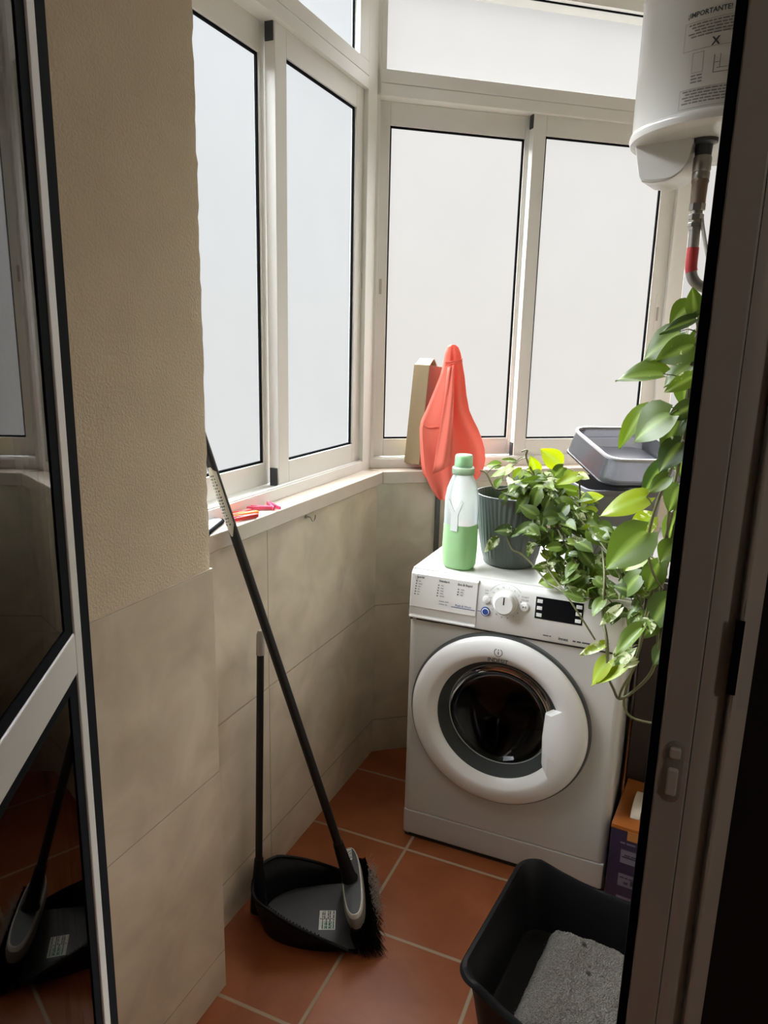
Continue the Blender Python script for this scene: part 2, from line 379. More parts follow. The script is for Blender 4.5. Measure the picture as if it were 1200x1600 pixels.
FR_L = Matrix.Translation((-A0, 0, 0)) @ Matrix.Rotation(R(90), 4, 'Z')        # local x runs along +Y, local y points outside
FR_B = Matrix.Translation(C1) @ Matrix.Rotation(math.atan2(D2.y, D2.x), 4, 'Z')
FR_R = Matrix.Translation(C2)
def frame_root(name, xf):
    o = root(name); o.matrix_world = xf; MW[o.name] = xf.copy(); return o
wl = frame_root('wall_left', FR_L); structure(wl)
obj('parapet', M(FR_L).prism([(0.6, 0), (CY, 0), (CY - 0.075, 0.155), (0.6, 0.155)], 0, 1.005), TILE_L, wl)
wb = frame_root('wall_back', FR_B); structure(wb)
obj('parapet', M(FR_B).prism([(0, 0), (1.105, 0), (1.158, 0.155), (-0.075, 0.155)], 0, 1.005), TILE_B, wb)
wf = frame_root('wall_far', FR_R); structure(wf)
obj('parapet', M(FR_R).prism([(0, 0), (RW - C2.x + 0.1, 0), (RW - C2.x + 0.1, 0.155), (-0.053, 0.155)], 0, 1.005), TILE_B, wf)
# lintels above the windows
for nm, xf, a, b, tl, tr_ in (('wall_left', FR_L, 0.6, CY, 0, -0.075), ('wall_back', FR_B, 0, 1.105, -0.075, 0.053), ('wall_far', FR_R, 0, RW - C2.x + 0.1, -0.053, 0)):
    par = bpy.data.objects[nm]
    obj('lintel', M(xf).prism([(a, 0), (b, 0), (b + tr_, 0.155), (a + tl, 0.155)], 2.598, CEILZ + 0.01), CEIL, par)
structure(obj('wall_right', M().box(RW, RW + 0.1, 0.60, 3.2, 0, CEILZ), mat('right_wall_paint', (0.36, 0.31, 0.25), 0.8)))
# plastered pier in front of the left window; tiled below
PX = -0.862
pier = structure(root('wall_pier', (PX, 0.85, 0)))
pp = M(); ny, nz = 50, 90
V = []; F = []
rg = random.Random(3)
for k in range(nz + 1):
    for i in range(ny + 1):
        y = 0.302 + (1.144 - 0.302) * i / ny; z = 1.012 + (CEILZ - 1.012) * k / nz
        e = 0.003 if i == ny else 0.0012
        V.append((PX + 0.001 - rg.uniform(0, e), y - rg.uniform(0, e) * (i == ny), z))
for k in range(nz):
    for i in range(ny):
        a = k * (ny + 1) + i; F.append((a, a + 1, a + ny + 2, a + ny + 1))
pp.add(V, F)
pp.box(-A0 - 0.02, PX - 0.003, 0.302, 1.1405, 1.012, CEILZ)
obj('plaster', pp, PLASTER, pier, smooth=60)
obj('tiling', M().box(-A0 - 0.02, PX + 0.004, 0.302, 1.148, 0.0, 1.012), tile_mat('beige_pier_tiles', 'YZ', -0.4, 0.9, 0.101, 0.455, 0.0018, **WALLT), pier, bevel=0.0015)

# sills
def off(P, D, Nn, t, o): q = P + D * t + Nn * o; return (q.x, q.y)
E1 = Vector((0, 1, 0)); NL = Vector((-1, 0, 0)); E3 = Vector((1, 0, 0)); N3 = Vector((0, 1, 0)); PL = Vector((-A0, 0, 0))
tm = math.tan(R(26)); tm2 = math.tan(R(19))
SF, SB, ST = -0.022, 0.075, 1.045
s1 = M().prism([off(PL, E1, NL, 0.62, SF), off(PL, E1, NL, CY - SF * tm, SF), off(PL, E1, NL, CY - SB * tm, SB), off(PL, E1, NL, 0.62, SB)], 1.003, ST)
structure(obj('trim_1', s1, STONE, bevel=0.004))
s2 = M().prism([off(C1, D2, N2, SF * -tm, SF), off(C2, D2, N2, -SF * tm2, SF), off(C2, D2, N2, -SB * -tm2, SB), off(C1, D2, N2, -SB * tm, SB)], 1.003, ST)
structure(obj('trim_2', s2, STONE, bevel=0.004))
s3 = M().prism([off(C2, E3, N3, SF * -tm2, SF), off(C2, E3, N3, RW - C2.x, SF), off(C2, E3, N3, RW - C2.x, SB), off(C2, E3, N3, -SB * tm2, SB)], 1.003, ST)
structure(obj('trim_3', s3, STONE, bevel=0.004))

# ------------------------------------------------------------------ windows
def rect(m, t0, t1, z0, z1, l, r, b, t, o0, o1):
    m.box(t0, t0 + l, o0, o1, z0, z1); m.box(t1 - r, t1, o0, o1, z0, z1)
    if b: m.box(t0 + l, t1 - r, o0, o1, z0, z0 + b)
    if t: m.box(t0 + l, t1 - r, o0, o1, z1 - t, z1)
def pane(xf, par, t0, t1, z0, z1, o, pm, gask=True, gw=0.007):
    m = M(xf); q = [(t0, o, z0), (t1, o, z0), (t1, o + 0.004, z0), (t0, o + 0.004, z0), (t0, o, z1), (t1, o, z1), (t1, o + 0.004, z1), (t0, o + 0.004, z1)]
    m.add(q, [(0, 1, 5, 4)], 0); m.add(q, [(1, 2, 6, 5), (2, 3, 7, 6), (3, 0, 4, 7), (3, 2, 1, 0), (4, 5, 6, 7)], 1)
    obj('pane', m, [pm, CLEAR], par, smooth=0, fix=False)
    if gask:
        g = M(xf); rect(g, t0 - 0.001, t1 + 0.001, z0 - 0.001, z1 + 0.001, gw, gw, gw, gw, o - 0.006, o - 0.0005)
        obj('gasket', g, RUBBER, par)
def sash(xf, par, t0, t1, z0, z1, g0, g1, gz0, gz1, o, pm, depth=0.030, caps=None, handle=None):
    m = M(xf); m.box(t0, g0, o, o + depth, z0, z1); m.box(g1, t1, o, o + 0.0165, z0, z1); m.box(g0, g1, o, o + 0.0165, z0, gz0); m.box(g0, g1, o, o + 0.0165, gz1, z1)
    s = obj('sash', m, ALU, par, bevel=0.0015)
    pane(xf, s, g0, g1, gz0, gz1, o + 0.012, pm)
    if caps is not None:
        for (za, zb) in ((z0 - 0.004, z0 + 0.046), (z1 - 0.042, z1 + 0.012)):
            obj('end_cap', M(xf).box(caps - 0.004, caps + 0.0005, o + 0.004, o + depth - 0.003, za, zb), CAPBLK, s, bevel=0.0015)
    if handle is not None:
        hx, hz = handle
        h = M(xf)
        rr = [(hx + 0.009 * math.cos(a) , hz + (0.055 if math.sin(a) > 0 else -0.055) + 0.012 * math.sin(a)) for a in [2 * PI * k / 20 for k in range(20)]]
        h.loft([[(x, o - 0.0012, z) for x, z in rr], [(x, o + 0.001, z) for x, z in rr]])
        hh = obj('pull', h, ALU, s)
        obj('recess', M(xf).box(hx - 0.0045, hx + 0.0045, o - 0.0018, o, hz - 0.026, hz + 0.022), mat('pull_recess', (0.40, 0.37, 0.32), 0.5), hh)
    return s
def window(name, xf, t0, t1, rear, front, up, pm, seal_t, right_post, left_post, hd=1.66):
    w = frame_root(name, xf); structure(w)
    f = M(xf)
    # outer frame with tracks, head and transom (stepped, so the joints read as lines)
    f.box(t0, t1, 0.045, 0.135, 1.045, 1.076); f.box(t0, t1, 0.049, 0.06, 1.076, 1.0795)
    f.box(t0, t1, 0.045, 0.135, 2.199, 2.2325); f.box(t0, t1, 0.047, 0.135, 2.2325, 2.2345); f.box(t0, t1, 0.045, 0.135, 2.2345, 2.272)
    f.box(t0, t1, 0.045, 0.135, 2.528, 2.60)
    f.box(t0, t0 + left_post, 0.045, 0.135, 1.076, 2.528); f.box(t1 - right_post, t1, 0.045, 0.098, 1.076, 2.199); f.box(t1 - right_post, t1, 0.045, 0.0745, 2.199, 2.528)
    if up[1] < t1 - right_post: f.box(up[1], t1 - right_post, 0.045, 0.0745, 2.272, 2.528)
    if up[0] > t0 + left_post: f.box(t0 + left_post, up[0], 0.045, 0.135, 2.272, 2.528)
    obj('frame', f, ALU, w, bevel=0.002)
    if rear: sash(xf, w, rear[0], rear[1], 1.079, 2.199, rear[2], rear[3], 1.139, 2.131, 0.095, pm, handle=rear[4] if len(rear) > 4 else None)
    if front: sash(xf, w, front[0], front[1], 1.079, 2.199, front[2], front[3], 1.139, 2.137, 0.060, pm, caps=front[0], handle=front[4])
    pane(xf, w, up[0], up[1], 2.272, 2.528, 0.07, pm, gask=True, gw=0.005)
    return w
window('window_1', FR_L, 0.95, 2.2155, (0.98, 1.685, 1.03, 1.652), (1.667, 2.196, 1.720, 2.120, (2.172, 1.655)), (1.0, 2.108), PANE_COOL, None, 0.026, 0.03)
window('window_2', FR_B, -0.0195, 1.1185, (-0.002, 0.530, 0.040, 0.502, (0.018, 1.645)), (0.515, 1.074, 0.560, 1.012, (1.045, 1.59)), (0.012, 1.06), PANE_WARM, None, 0.050, 0.014)
w3 = frame_root('window_3', FR_R); structure(w3)
L3 = RW - C2.x
f = M(FR_R); rect(f, 0.018, L3, 1.045, 2.60, 0.012, 0.03, 0.06, 0.06, 0.045, 0.135); f.box(0.03, L3 - 0.03, 0.045, 0.135, 2.20, 2.272)
obj('frame', f, ALU, w3, bevel=0.002)
pane(FR_R, w3, 0.03, L3 - 0.03, 1.105, 2.20, 0.06, PANE_WARM, gask=False); pane(FR_R, w3, 0.03, L3 - 0.03, 2.272, 2.54, 0.06, PANE_WARM, gask=False)
# corner posts
def post(name, P, Da, Na, Db, Nb, tq):
    q = M().prism([off(P, Da, Na, -0.047 * tq, 0.047), off(P, Da, Na, -0.047 * tq - 0.002, 0.047), off(P, Da, Na, -0.047 * tq - 0.01, 0.15), off(P, Db, Nb, 0.047 * tq + 0.01, 0.15), off(P, Db, Nb, -0.0 + 0.002 - 0.047 * tq, 0.047)], 1.045, 2.60)
    structure(obj(name, q, ALU))
def post2(name, P, Da, Na, Db, Nb, tq):
    a = P + Na * 0.0452 - Da * (0.0452 * tq); f0 = 0.0185
    def pa(t, o): q = P + Da * (t - o * tq) + Na * o; return (q.x, q.y)
    def pb(t, o): q = P + Db * (t + o * tq * 0 + 0) + Nb * o; return (q.x, q.y)
    inner = (a.x, a.y)
    outer = P + Na * 0.09 - Da * (0.09 * tq)
    p1 = P - Da * (0.0452 * tq + 0.006) + Na * 0.0448; p2 = P + Db * (-0.0452 * tq + 0.006) + Nb * 0.0448
    p1o = p1 + Na * 0.035; p2o = p2 + Nb * 0.035
    q = M().prism([(p1.x, p1.y), inner, (p2.x, p2.y), (p2o.x, p2o.y), (outer.x, outer.y), (p1o.x, p1o.y)], 1.045, 2.60)
    structure(obj(name, q, ALU))
post2('trim_4', C1, E1, NL, D2, N2, tm)
post2('trim_5', C2, D2, N2, E3, N3, tm2)
# dark pipe cover that runs down the bay wall behind the washing machine
tag(obj('drain_pipe', M(FR_B).box(0.205, 0.222, -0.014, 0.0, 0.0, 1.0), mat('dark_grey_pvc', (0.07, 0.068, 0.062), 0.5), bevel=0.004), 'thin dark grey drain pipe down the beige tiled wall behind the washing machine', 'pipe')

# ------------------------------------------------------------------ the kitchen side: walls and the glazed door
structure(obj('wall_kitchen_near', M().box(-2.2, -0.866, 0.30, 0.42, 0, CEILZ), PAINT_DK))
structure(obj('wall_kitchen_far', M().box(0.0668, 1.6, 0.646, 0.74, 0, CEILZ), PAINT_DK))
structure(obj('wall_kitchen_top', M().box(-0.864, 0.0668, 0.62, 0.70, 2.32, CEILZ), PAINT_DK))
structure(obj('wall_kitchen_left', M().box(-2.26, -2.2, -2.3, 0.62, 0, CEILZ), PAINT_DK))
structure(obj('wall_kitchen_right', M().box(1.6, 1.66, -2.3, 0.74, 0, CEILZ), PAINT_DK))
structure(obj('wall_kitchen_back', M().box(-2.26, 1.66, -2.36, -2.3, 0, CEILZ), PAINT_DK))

PHI = R(32)
dd = Vector((-math.sin(PHI), math.cos(PHI), 0)); nn = Vector((-math.cos(PHI), -math.sin(PHI), 0))
FR_D = Matrix((dd, nn, Vector((0, 0, 1)))).transposed().to_4x4(); FR_D.translation = nn * 0.2
d1 = frame_root('door_1', FR_D); structure(d1)
X0 = -0.06
f = M(FR_D); f.box(0.721, 0.746, -0.002, 0.036, 0.012, 2.12)
obj('stile', f, ALU, d1, bevel=0.002)
obj('edge_seal', M(FR_D).box(0.746, 0.797, 0.002, 0.034, 0.012, 2.12), RUBBER, d1, bevel=0.003)
f = M(FR_D); f.box(X0, 0.721, -0.002, 0.036, 1.124, 1.168); obj('mid_rail', f, ALU, d1, bevel=0.002)
f = M(FR_D); f.box(X0 - 0.05, X0, -0.002, 0.036, 0.012, 2.12); obj('stile', f, ALU, d1, bevel=0.002)
for a, b in ((0.012, 0.08), (2.05, 2.12)): obj('rail', M(FR_D).box(X0, 0.721, -0.002, 0.036, a, b), ALU, d1, bevel=0.002)
for a, b in ((0.08, 1.124), (1.168, 2.05)):
    g = M(FR_D); rect(g, X0, 0.721, a, b, 0.012, 0.026, 0.012, 0.012, 0.0, 0.03); obj('glazing_bead', g, RUBBER, d1)
    obj('pane', M(FR_D).box(X0 + 0.012, 0.695, 0.0012, 0.0072, a + 0.012, b - 0.012), DOORGLASS, d1, smooth=0)

d2 = structure(root('door_2', (0.03, 0.64, 0)))
obj('edge_seal', M().prism([(-0.0072, 0.632), (0.001, 0.632), (0.001, 0.672), (-0.005, 0.672)], 0.01, 2.3), RUBBER, d2, bevel=0.002)
obj('stile', M().box(0.001, 0.0273, 0.630, 0.672, 0.01, 2.3), ALU, d2, bevel=0.002)
obj('frame_profile', M().prism([(0.0280, 0.632), (0.034, 0.6325), (0.040, 0.635), (0.046, 0.641), (0.0505, 0.652), (0.0505, 0.672), (0.0280, 0.672)], 0.01, 2.3), ALU, d2, smooth=50)
jm_ = obj('jamb_strip', M().prism([(0.0515, 0.629), (0.0545, 0.6285), (0.0668, 0.641), (0.0668, 0.672), (0.0515, 0.672)], 0.01, 2.3), mat('lit_jamb', (0.86, 0.83, 0.77), 0.5), d2, bevel=0.001)  # lighter base colour paints the light that the strip's edge catches
obj('strike_plate', M().add([(0.0535, 0.6278, 1.165), (0.0665, 0.6398, 1.165), (0.0665, 0.6398, 1.262), (0.0535, 0.6278, 1.262), (0.0535, 0.632, 1.165), (0.0665, 0.645, 1.165), (0.0665, 0.645, 1.262), (0.0535, 0.632, 1.262)], [(0, 1, 2, 3), (1, 5, 6, 2), (3, 2, 6, 7), (0, 3, 7, 4), (0, 4, 5, 1), (4, 7, 6, 5)]), mat('strike_steel', (0.80, 0.79, 0.76), 0.4), jm_, smooth=0)
obj('strike_slot', M().box(0.0475, 0.0545, 0.6262, 0.6285, 1.180, 1.245), RUBBER, jm_)
lt = M()
rr = [(0.0150 + 0.0075 * math.cos(a), (1.1185 if math.sin(a) > 0 else 1.0745) + 0.0075 * math.sin(a)) for a in [2 * PI * k / 28 for k in range(28)]]
lt.loft([[(x, 0.631, z) for x, z in rr], [(x, 0.6285, z) for x, z in rr], [(0.015 + (x - 0.015) * 0.8, 0.6275, 1.0965 + (z - 1.0965) * 0.96) for x, z in rr]])
la = obj('latch', lt, mat('latch_shaded', (0.42, 0.40, 0.37), 0.5), d2)  # darker base and whiter tabs paint the latch's shade and highlights
for za, zb in ((1.112, 1.122), (1.076, 1.102)):
    obj('latch_tab', M().box(0.0105, 0.0195, 0.6225, 0.628, za, zb), mat('latch_lit', (0.90, 0.88, 0.84), 0.35), la, bevel=0.002, segs=3)

# ------------------------------------------------------------------ washing machine
WX, WY = -0.391, 1.8156
wm = tag(root('washing_machine', (WX, WY, 0)), 'white front-loading washing machine with a round porthole door on the tiled floor', 'washing machine')
XW = Matrix.Translation((WX, WY, 0))
HW = 0.2975
def arc(cx, cy, r, a0, a1, n=6): return [(cx + r * math.cos(R(a0 + (a1 - a0) * k / n)), cy + r * math.sin(R(a0 + (a1 - a0) * k / n))) for k in range(n + 1)]
b = M(XW)
b.prism(arc(HW - 0.022, 0.022, 0.022, -90, 0) + [(HW, 0.53), (HW - 0.008, 0.53), (HW - 0.008, 0.03), (HW - 0.022, 0.03)], 0.012, 0.832)
b.prism([(-x, y) for x, y in reversed(arc(HW - 0.022, 0.022, 0.022, -90, 0) + [(HW, 0.53), (HW - 0.008, 0.53), (HW - 0.008, 0.03), (HW - 0.022, 0.03)])], 0.012, 0.832)
b.box(-HW + 0.008, HW - 0.008, 0.522, 0.53, 0.012, 0.832); b.box(-HW + 0.008, HW - 0.008, 0.05, 0.522, 0.012, 0.02)
obj('cabinet', b, WHITE, wm, smooth=35)
cx, cz, rh = -0.025, 0.452, 0.174
def front_panel():
    m = M(XW); x0, x1, z0, z1 = -HW + 0.022, HW - 0.022, 0.0955, 0.702
    an = sorted([2 * PI * k / 96 for k in range(96)] + [math.atan2(z - cz, x - cx) % (2 * PI) for x in (x0, x1) for z in (z0, z1)])
    n = len(an); V = []; F = []
    for a in an:
        c, s_ = math.cos(a), math.sin(a)
        t = min([q for q in ((x1 - cx) / c if c > 1e-9 else (x0 - cx) / c if c < -1e-9 else 9, (z1 - cz) / s_ if s_ > 1e-9 else (z0 - cz) / s_ if s_ < -1e-9 else 9)])
        V += [(cx + rh * c, 0.012, cz + rh * s_), (cx + rh * c, 0.0, cz + rh * s_), (cx + t * c, 0.0, cz + t * s_), (cx + t * c, 0.012, cz + t * s_)]
    for i in range(n):
        j = (i + 1) % n
        for k in range(3): F.append((4 * i + k, 4 * j + k, 4 * j + k + 1, 4 * i + k + 1))
    m.add(V, F); return m
obj('front_panel', front_panel(), WHITE, wm, smooth=35)
obj('plinth', M(XW).box(-HW + 0.004, HW - 0.004, -0.001, 0.02, 0.014, 0.0925), WHITE, wm, bevel=0.004)
obj('shadow_groove', M(XW).box(-HW + 0.01, HW - 0.01, 0.006, 0.02, 0.0, 0.0962), DKGAP, wm)
fx = M(XW)
prof = [(0.04, 0.707), (-0.004, 0.707), (-0.0065, 0.711), (0.0045, 0.826), (0.008, 0.838), (0.016, 0.8455), (0.04, 0.8455)]
fx.extrude_x(prof, -HW + 0.001, HW - 0.001)
obj('control_panel', fx, WHITE2, wm, smooth=50, bevel=0.004)
obj('worktop', M(XW).box(-HW, HW, 0.018, 0.532, 0.832, 0.85), WHITE, wm, bevel=0.006, segs=3)
obj('panel_gap', M(XW).box(-HW + 0.003, HW - 0.003, 0.003, 0.02, 0.700, 0.7085), DKGAP, wm)
SL = (0.0045 + 0.0065) / (0.826 - 0.711)
def fp(x, z, out=0.0): return (WX + x, WY - 0.0065 + (z - 0.711) * SL - out, z)       # a point on the sloping fascia
XI = Matrix()
# detergent drawer with its hand recess
dr = M(XI)
def fbox(m, x0, x1, z0, z1, o0, o1):
    q = [fp(x0, z0, o0), fp(x1, z0, o0), fp(x1, z0, o1), fp(x0, z0, o1), fp(x0, z1, o0), fp(x1, z1, o0), fp(x1, z1, o1), fp(x0, z1, o1)]
    m.add(q, [(3, 2, 1, 0), (4, 5, 6, 7), (0, 1, 5, 4), (1, 2, 6, 5), (2, 3, 7, 6), (3, 0, 4, 7)])
fbox(dr, -HW + 0.003, -0.1005, 0.741, 0.838, 0.003, -0.006)
dw = obj('detergent_drawer', dr, WHITE2, wm, bevel=0.003)
hr = M(XI)
sec = []
for k in range(9):
    u = k / 8; sec.append((0.741 - 0.026 * u, 0.003 - 0.012 * math.sin(PI * (0.5 + 0.5 * u)) * (1 - u) - 0.004 * (u > 0.0) * math.sin(PI * u)))
hr.loft([[fp(-HW + 0.005, z, o) for z, o in sec], [fp(-0.103, z, o) for z, o in sec]], closed=False, cap0=False, cap1=False)
obj('hand_recess', hr, mat('recess_white', (0.50, 0.49, 0.46), 0.5), dw, smooth=60)
hb = M(XI); fbox(hb, -HW + 0.004, -0.1005, 0.711, 0.7165, 0.0045, -0.004); obj('grip_lip', hb, WHITE2, dw, bevel=0.0015)
g = M(XI); fbox(g, -0.1005, -0.0993, 0.711, 0.842, 0.0006, -0.003); obj('drawer_gap', g, LTXT, wm)
def fm(x, z, out=0.0036): return lambda u, v: fp(x + u, z + v, out)
tx = M(XI)

for body_, x_, z_ in (('Special', -0.278, 0.826), ('Standard', -0.212, 0.8235), ('Eco & Rapid', -0.158, 0.8215)): obj('heading_print', M(XI).text(body_, 0.0085, fm(x_, z_), bold=True), GREYTXT, dw, smooth=0, fix=False)
rg = random.Random(11)
for x, n, z0 in ((-0.279, 6, 0.815), (-0.214, 5, 0.812), (-0.157, 3, 0.809)):
    for k in range(n): tx.scribble(x - 0.0006 * k, x + 0.004 - 0.0006 * k, z0 - 0.0075 * k, 0.005, fm(0, 0), rg)
    obj('programme_print', tx, GREYTXT, dw, smooth=0, fix=False); tx = M(XI)
tx = M(XI)
for x, n, z0 in ((-0.271, 6, 0.815), (-0.205, 5, 0.812), (-0.148, 3, 0.809)):
    for k in range(n): tx.scribble(x - 0.0006 * k, x + rg.uniform(0.004, 0.011), z0 - 0.0075 * k, 0.005, fm(0, 0), rg)
tx.scribble(-0.208, -0.180, 0.768, 0.005, fm(0, 0), rg); tx.scribble(-0.208, -0.184, 0.760, 0.005, fm(0, 0), rg)
tx.strip(-0.277, -0.232, 0.8335, 0.8338, fm(0, 0)); tx.strip(-0.210, -0.166, 0.8322, 0.8325, fm(0, 0)); tx.strip(-0.158, -0.104, 0.8308, 0.8311, fm(0, 0))
obj('faint_print', tx, LTXT, dw, smooth=0, fix=False)
tx = M(XI); tx.text('Push & Wash', 0.0085, fm(-0.161, 0.7625)); tx.strip(-0.172, -0.105, 0.7585, 0.7600, fm(0, 0)); tx.strip(-0.0985, -0.089, 0.7585, 0.7600, fm(0, 0, 0.0006))
obj('blue_print', tx, BLUE, dw, smooth=0, fix=False)
def fdisc(m, x, z, r0, h0, r1, h1, n=28, extra=()):
    rings = []
    for r, h in ((r0, h0),) + tuple(extra) + ((r1, h1),): rings.append([fp(x + r * math.cos(2 * PI * k / n), z + r * math.sin(2 * PI * k / n), h) for k in range(n)])
    m.loft(rings)
DX, DZ = -0.0235, 0.7935
k_ = M(XI); fdisc(k_, DX, DZ, 0.0335, -0.002, 0.024, 0.0225, 40, ((0.0335, 0.003), (0.029, 0.006), (0.028, 0.019)))
kn = obj('programme_dial', k_, WHITE2, wm, smooth=35)
pt = M(XI); q = [fp(DX + a, DZ + c, 0.0228) for a, c in ((-0.0017, 0.000), (0.0017, 0.0), (0.0022, 0.0205), (-0.0012, 0.0205))]; pt.add(q, [(0, 1, 2, 3)])
obj('pointer', pt, BLACKPL, kn, smooth=0, fix=False)
tk = M(XI)
for i in range(16):
    a = R(90 - 10 - i * 360 / 16); tk.text(str(i + 1), 0.0068, fm(DX + 0.0415 * math.cos(a), DZ + 0.0415 * math.sin(a) - 0.0022, 0.0006), 'CENTER')
rgA = [R(40 + 110 * k / 20) for k in range(21)]
for a, c in zip(rgA, rgA[1:]):
    tk.add([fp(DX + r * math.cos(t), DZ + r * math.sin(t), 0.0006) for r, t in ((0.0505, a), (0.0505, c), (0.0512, c), (0.0512, a))], [(0, 1, 2, 3)])
obj('dial_numbers', tk, GREYTXT, wm, smooth=0, fix=False)
bt = M(XI); fdisc(bt, -0.0765, 0.7935, 0.0105, -0.001, 0.0082, 0.004, extra=((0.0100, 0.003),)); obj('power_button', bt, WHITE2, wm, smooth=40)
bt = M(XI); fdisc(bt, -0.0757, 0.7605, 0.0135, -0.001, 0.0125, 0.0025); bb = obj('wash_button', bt, BLUE, wm, smooth=40)
bt = M(XI); fdisc(bt, -0.0757, 0.7605, 0.0105, 0.002, 0.0102, 0.0032); obj('button_ring', bt, PAPER, bb, smooth=40)
bt = M(XI); fdisc(bt, -0.0757, 0.7605, 0.0082, 0.003, 0.0075, 0.0045); obj('button_core', bt, BLUE, bb, smooth=40)
bt = M(XI); fdisc(bt, 0.0278, 0.7905, 0.0118, -0.001, 0.0105, 0.004, extra=((0.0116, 0.003),)); sb = obj('start_button', bt, WHITE2, wm, smooth=40)
q = M(XI); q.add([fp(0.0238, 0.7935, 0.0044), fp(0.0238, 0.7875, 0.0044), fp(0.0283, 0.7905, 0.0044)], [(0, 1, 2)])
for xx in (0.0300, 0.0325): q.strip(xx, xx + 0.0012, 0.7875, 0.7935, lambda u, v: fp(u, v, 0.0044), 1)
obj('start_symbol', q, GREYTXT, sb, smooth=0, fix=False)
for body_, x_, z_, h_ in (('START', 0.0278, 0.8135, 0.0068), ('PAUSE', 0.0278, 0.8055, 0.0068), ('ON', -0.0765, 0.8165, 0.006), ('OFF', -0.0765, 0.8085, 0.006)): obj('button_print', M(XI).text(body_, h_, fm(x_, z_, 0.0006), 'CENTER'), GREYTXT, wm, smooth=0, fix=False)
q = M(XI); q.scribble(0.083, 0.104, 0.7225, 0.0042, fm(0, 0, 0.0006), rg)
obj('button_print', q, GREYTXT, wm, smooth=0, fix=False)
q = M(XI); q.text('innex', 0.0115, fm(0.123, 0.7185, 0.0006), bold=True); q.scribble(0.160, 0.215, 0.7195, 0.0062, fm(0, 0, 0.0006), rg); obj('model_print', q, GREYTXT, wm, smooth=0, fix=False)
dp = M(XI); fbox(dp, 0.0565, 0.179, 0.7655, 0.8235, 0.0012, -0.004); ds = obj('display', dp, BLACKGL, wm, bevel=0.0006)
for x0, x1, zz in ((0.0605, 0.0745, (0.808, 0.7895, 0.771)), (0.1605, 0.1755, (0.808, 0.7895, 0.771))):
    for z in zz:
        q = M(XI); fbox(q, x0, x1, z, z + 0.0095, 0.0022, 0.0); kb = obj('display_key', q, WHITE2, ds, bevel=0.0006)
# porthole door
def ring_door():
    m = M(XW); rings = []
    an = [2 * PI * k / 120 for k in range(120)] + [R(-37) % (2 * PI) - 0.03, R(-37) % (2 * PI) + 0.012, R(22) - 0.012, R(22) + 0.03]
    for a in sorted(an):
        d = math.degrees(a); d = d - 360 if d > 180 else d
        ri = 0.172
        if -37 < d < 22: ri = min(0.172, 0.127 / math.cos(R(d)) * (1 + 0.0010 * abs(d + 8)))
        P_ = [(0.248, 0.002), (0.248, -0.012), (0.245, -0.019), (0.238, -0.0245), (0.226, -0.029), (0.210, -0.032), (0.200, -0.0325), (min(0.195, ri + 0.021), -0.0310), (ri + 0.004, -0.014), (ri, -0.009), (ri, 0.002)]
        rings.append([(cx + r * math.cos(a), y, cz + r * math.sin(a)) for r, y in P_])
    rings.append(rings[0])
    return m.loft(rings, closed=True, cap0=False, cap1=False)
dr_ = obj('porthole_door', ring_door(), WHITE2, wm, smooth=45)
hn = M(XW).lathe([(0.249, -0.0015), (0.2545, -0.0015), (0.2545, 0.001), (0.249, 0.001)], (cx, 0, cz), 96, False, False, 'y'); obj('door_gap_shade', hn, mat('gap_shade_grey', (0.16, 0.16, 0.16), 0.6), wm, smooth=30)  # grey annulus paints the shadowed gap between door ring and panel
obj('door_glass', M(XW).lathe([(0.1485, 0.030), (0.145, 0.036), (0.122, 0.062), (0.075, 0.080), (0.0, 0.086)], (cx, 0, cz), 72, False, True, 'y'), PORTHOLE, dr_, smooth=60)
obj('inner_ring', M(XW).lathe([(0.1738, -0.0085), (0.171, -0.0095), (0.168, -0.006), (0.153, 0.022), (0.147, 0.030), (0.147, 0.034), (0.1738, 0.012)], (cx, 0, cz), 96, False, False, 'y'), mat('grey_inner_ring', (0.042, 0.046, 0.044), 0.7, spec=0.2), dr_, smooth=40)
obj('glass_edge', M(XW).lathe([(0.1500, 0.0270), (0.1485, 0.0262), (0.1470, 0.0275)], (cx, 0, cz), 96, False, False, 'y'), mat('bright_glass_edge', (0.30, 0.31, 0.31), 0.2), dr_, smooth=40)
obj('ring_side_shade', M(XW).lathe([(0.2492, 0.0), (0.2492, -0.0135), (0.2475, -0.0145)], (cx, 0, cz), 120, False, False, 'y'), SEAL_SHADE, dr_, smooth=40)  # grey band puts the shade on the ring's outer wall into colour
obj('door_seal', M(XW).lathe([(0.1735, 0.0125), (0.172, 0.03), (0.158, 0.045), (0.152, 0.062), (0.156, 0.08), (0.168, 0.085), (0.19, 0.085)], (cx, 0, cz), 72, False, False, 'y'), SEAL_SHADE, wm, smooth=60)
du = obj('drum', M(XW).lathe([(0.168, 0.086), (0.225, 0.095), (0.235, 0.11), (0.235, 0.40), (0.0, 0.40)], (cx, 0, cz), 60, False, True, 'y'), DRUM, wm, smooth=40)
for a in (80, 200, 320):
    m = M(XW @ Matrix.Translation((cx, 0, cz)) @ Matrix.Rotation(R(-a), 4, 'Y'))
    m.loft([[(0.232, 0.13, -0.03), (0.232, 0.13, 0.03), (0.19, 0.14, 0.008), (0.19, 0.14, -0.008)], [(0.232, 0.39, -0.03), (0.232, 0.39, 0.03), (0.18, 0.38, 0.008), (0.18, 0.38, -0.008)]])
    obj('drum_paddle', m, DRUM, du, smooth=30)
lg = M(XI)
def dm(x, z, o=0.0331): return lambda u, v: (WX + x + u, WY - o, z + v)
lg.text('INDESIT', 0.0155, dm(-0.0265, 0.6345), 'CENTER', bold=True)
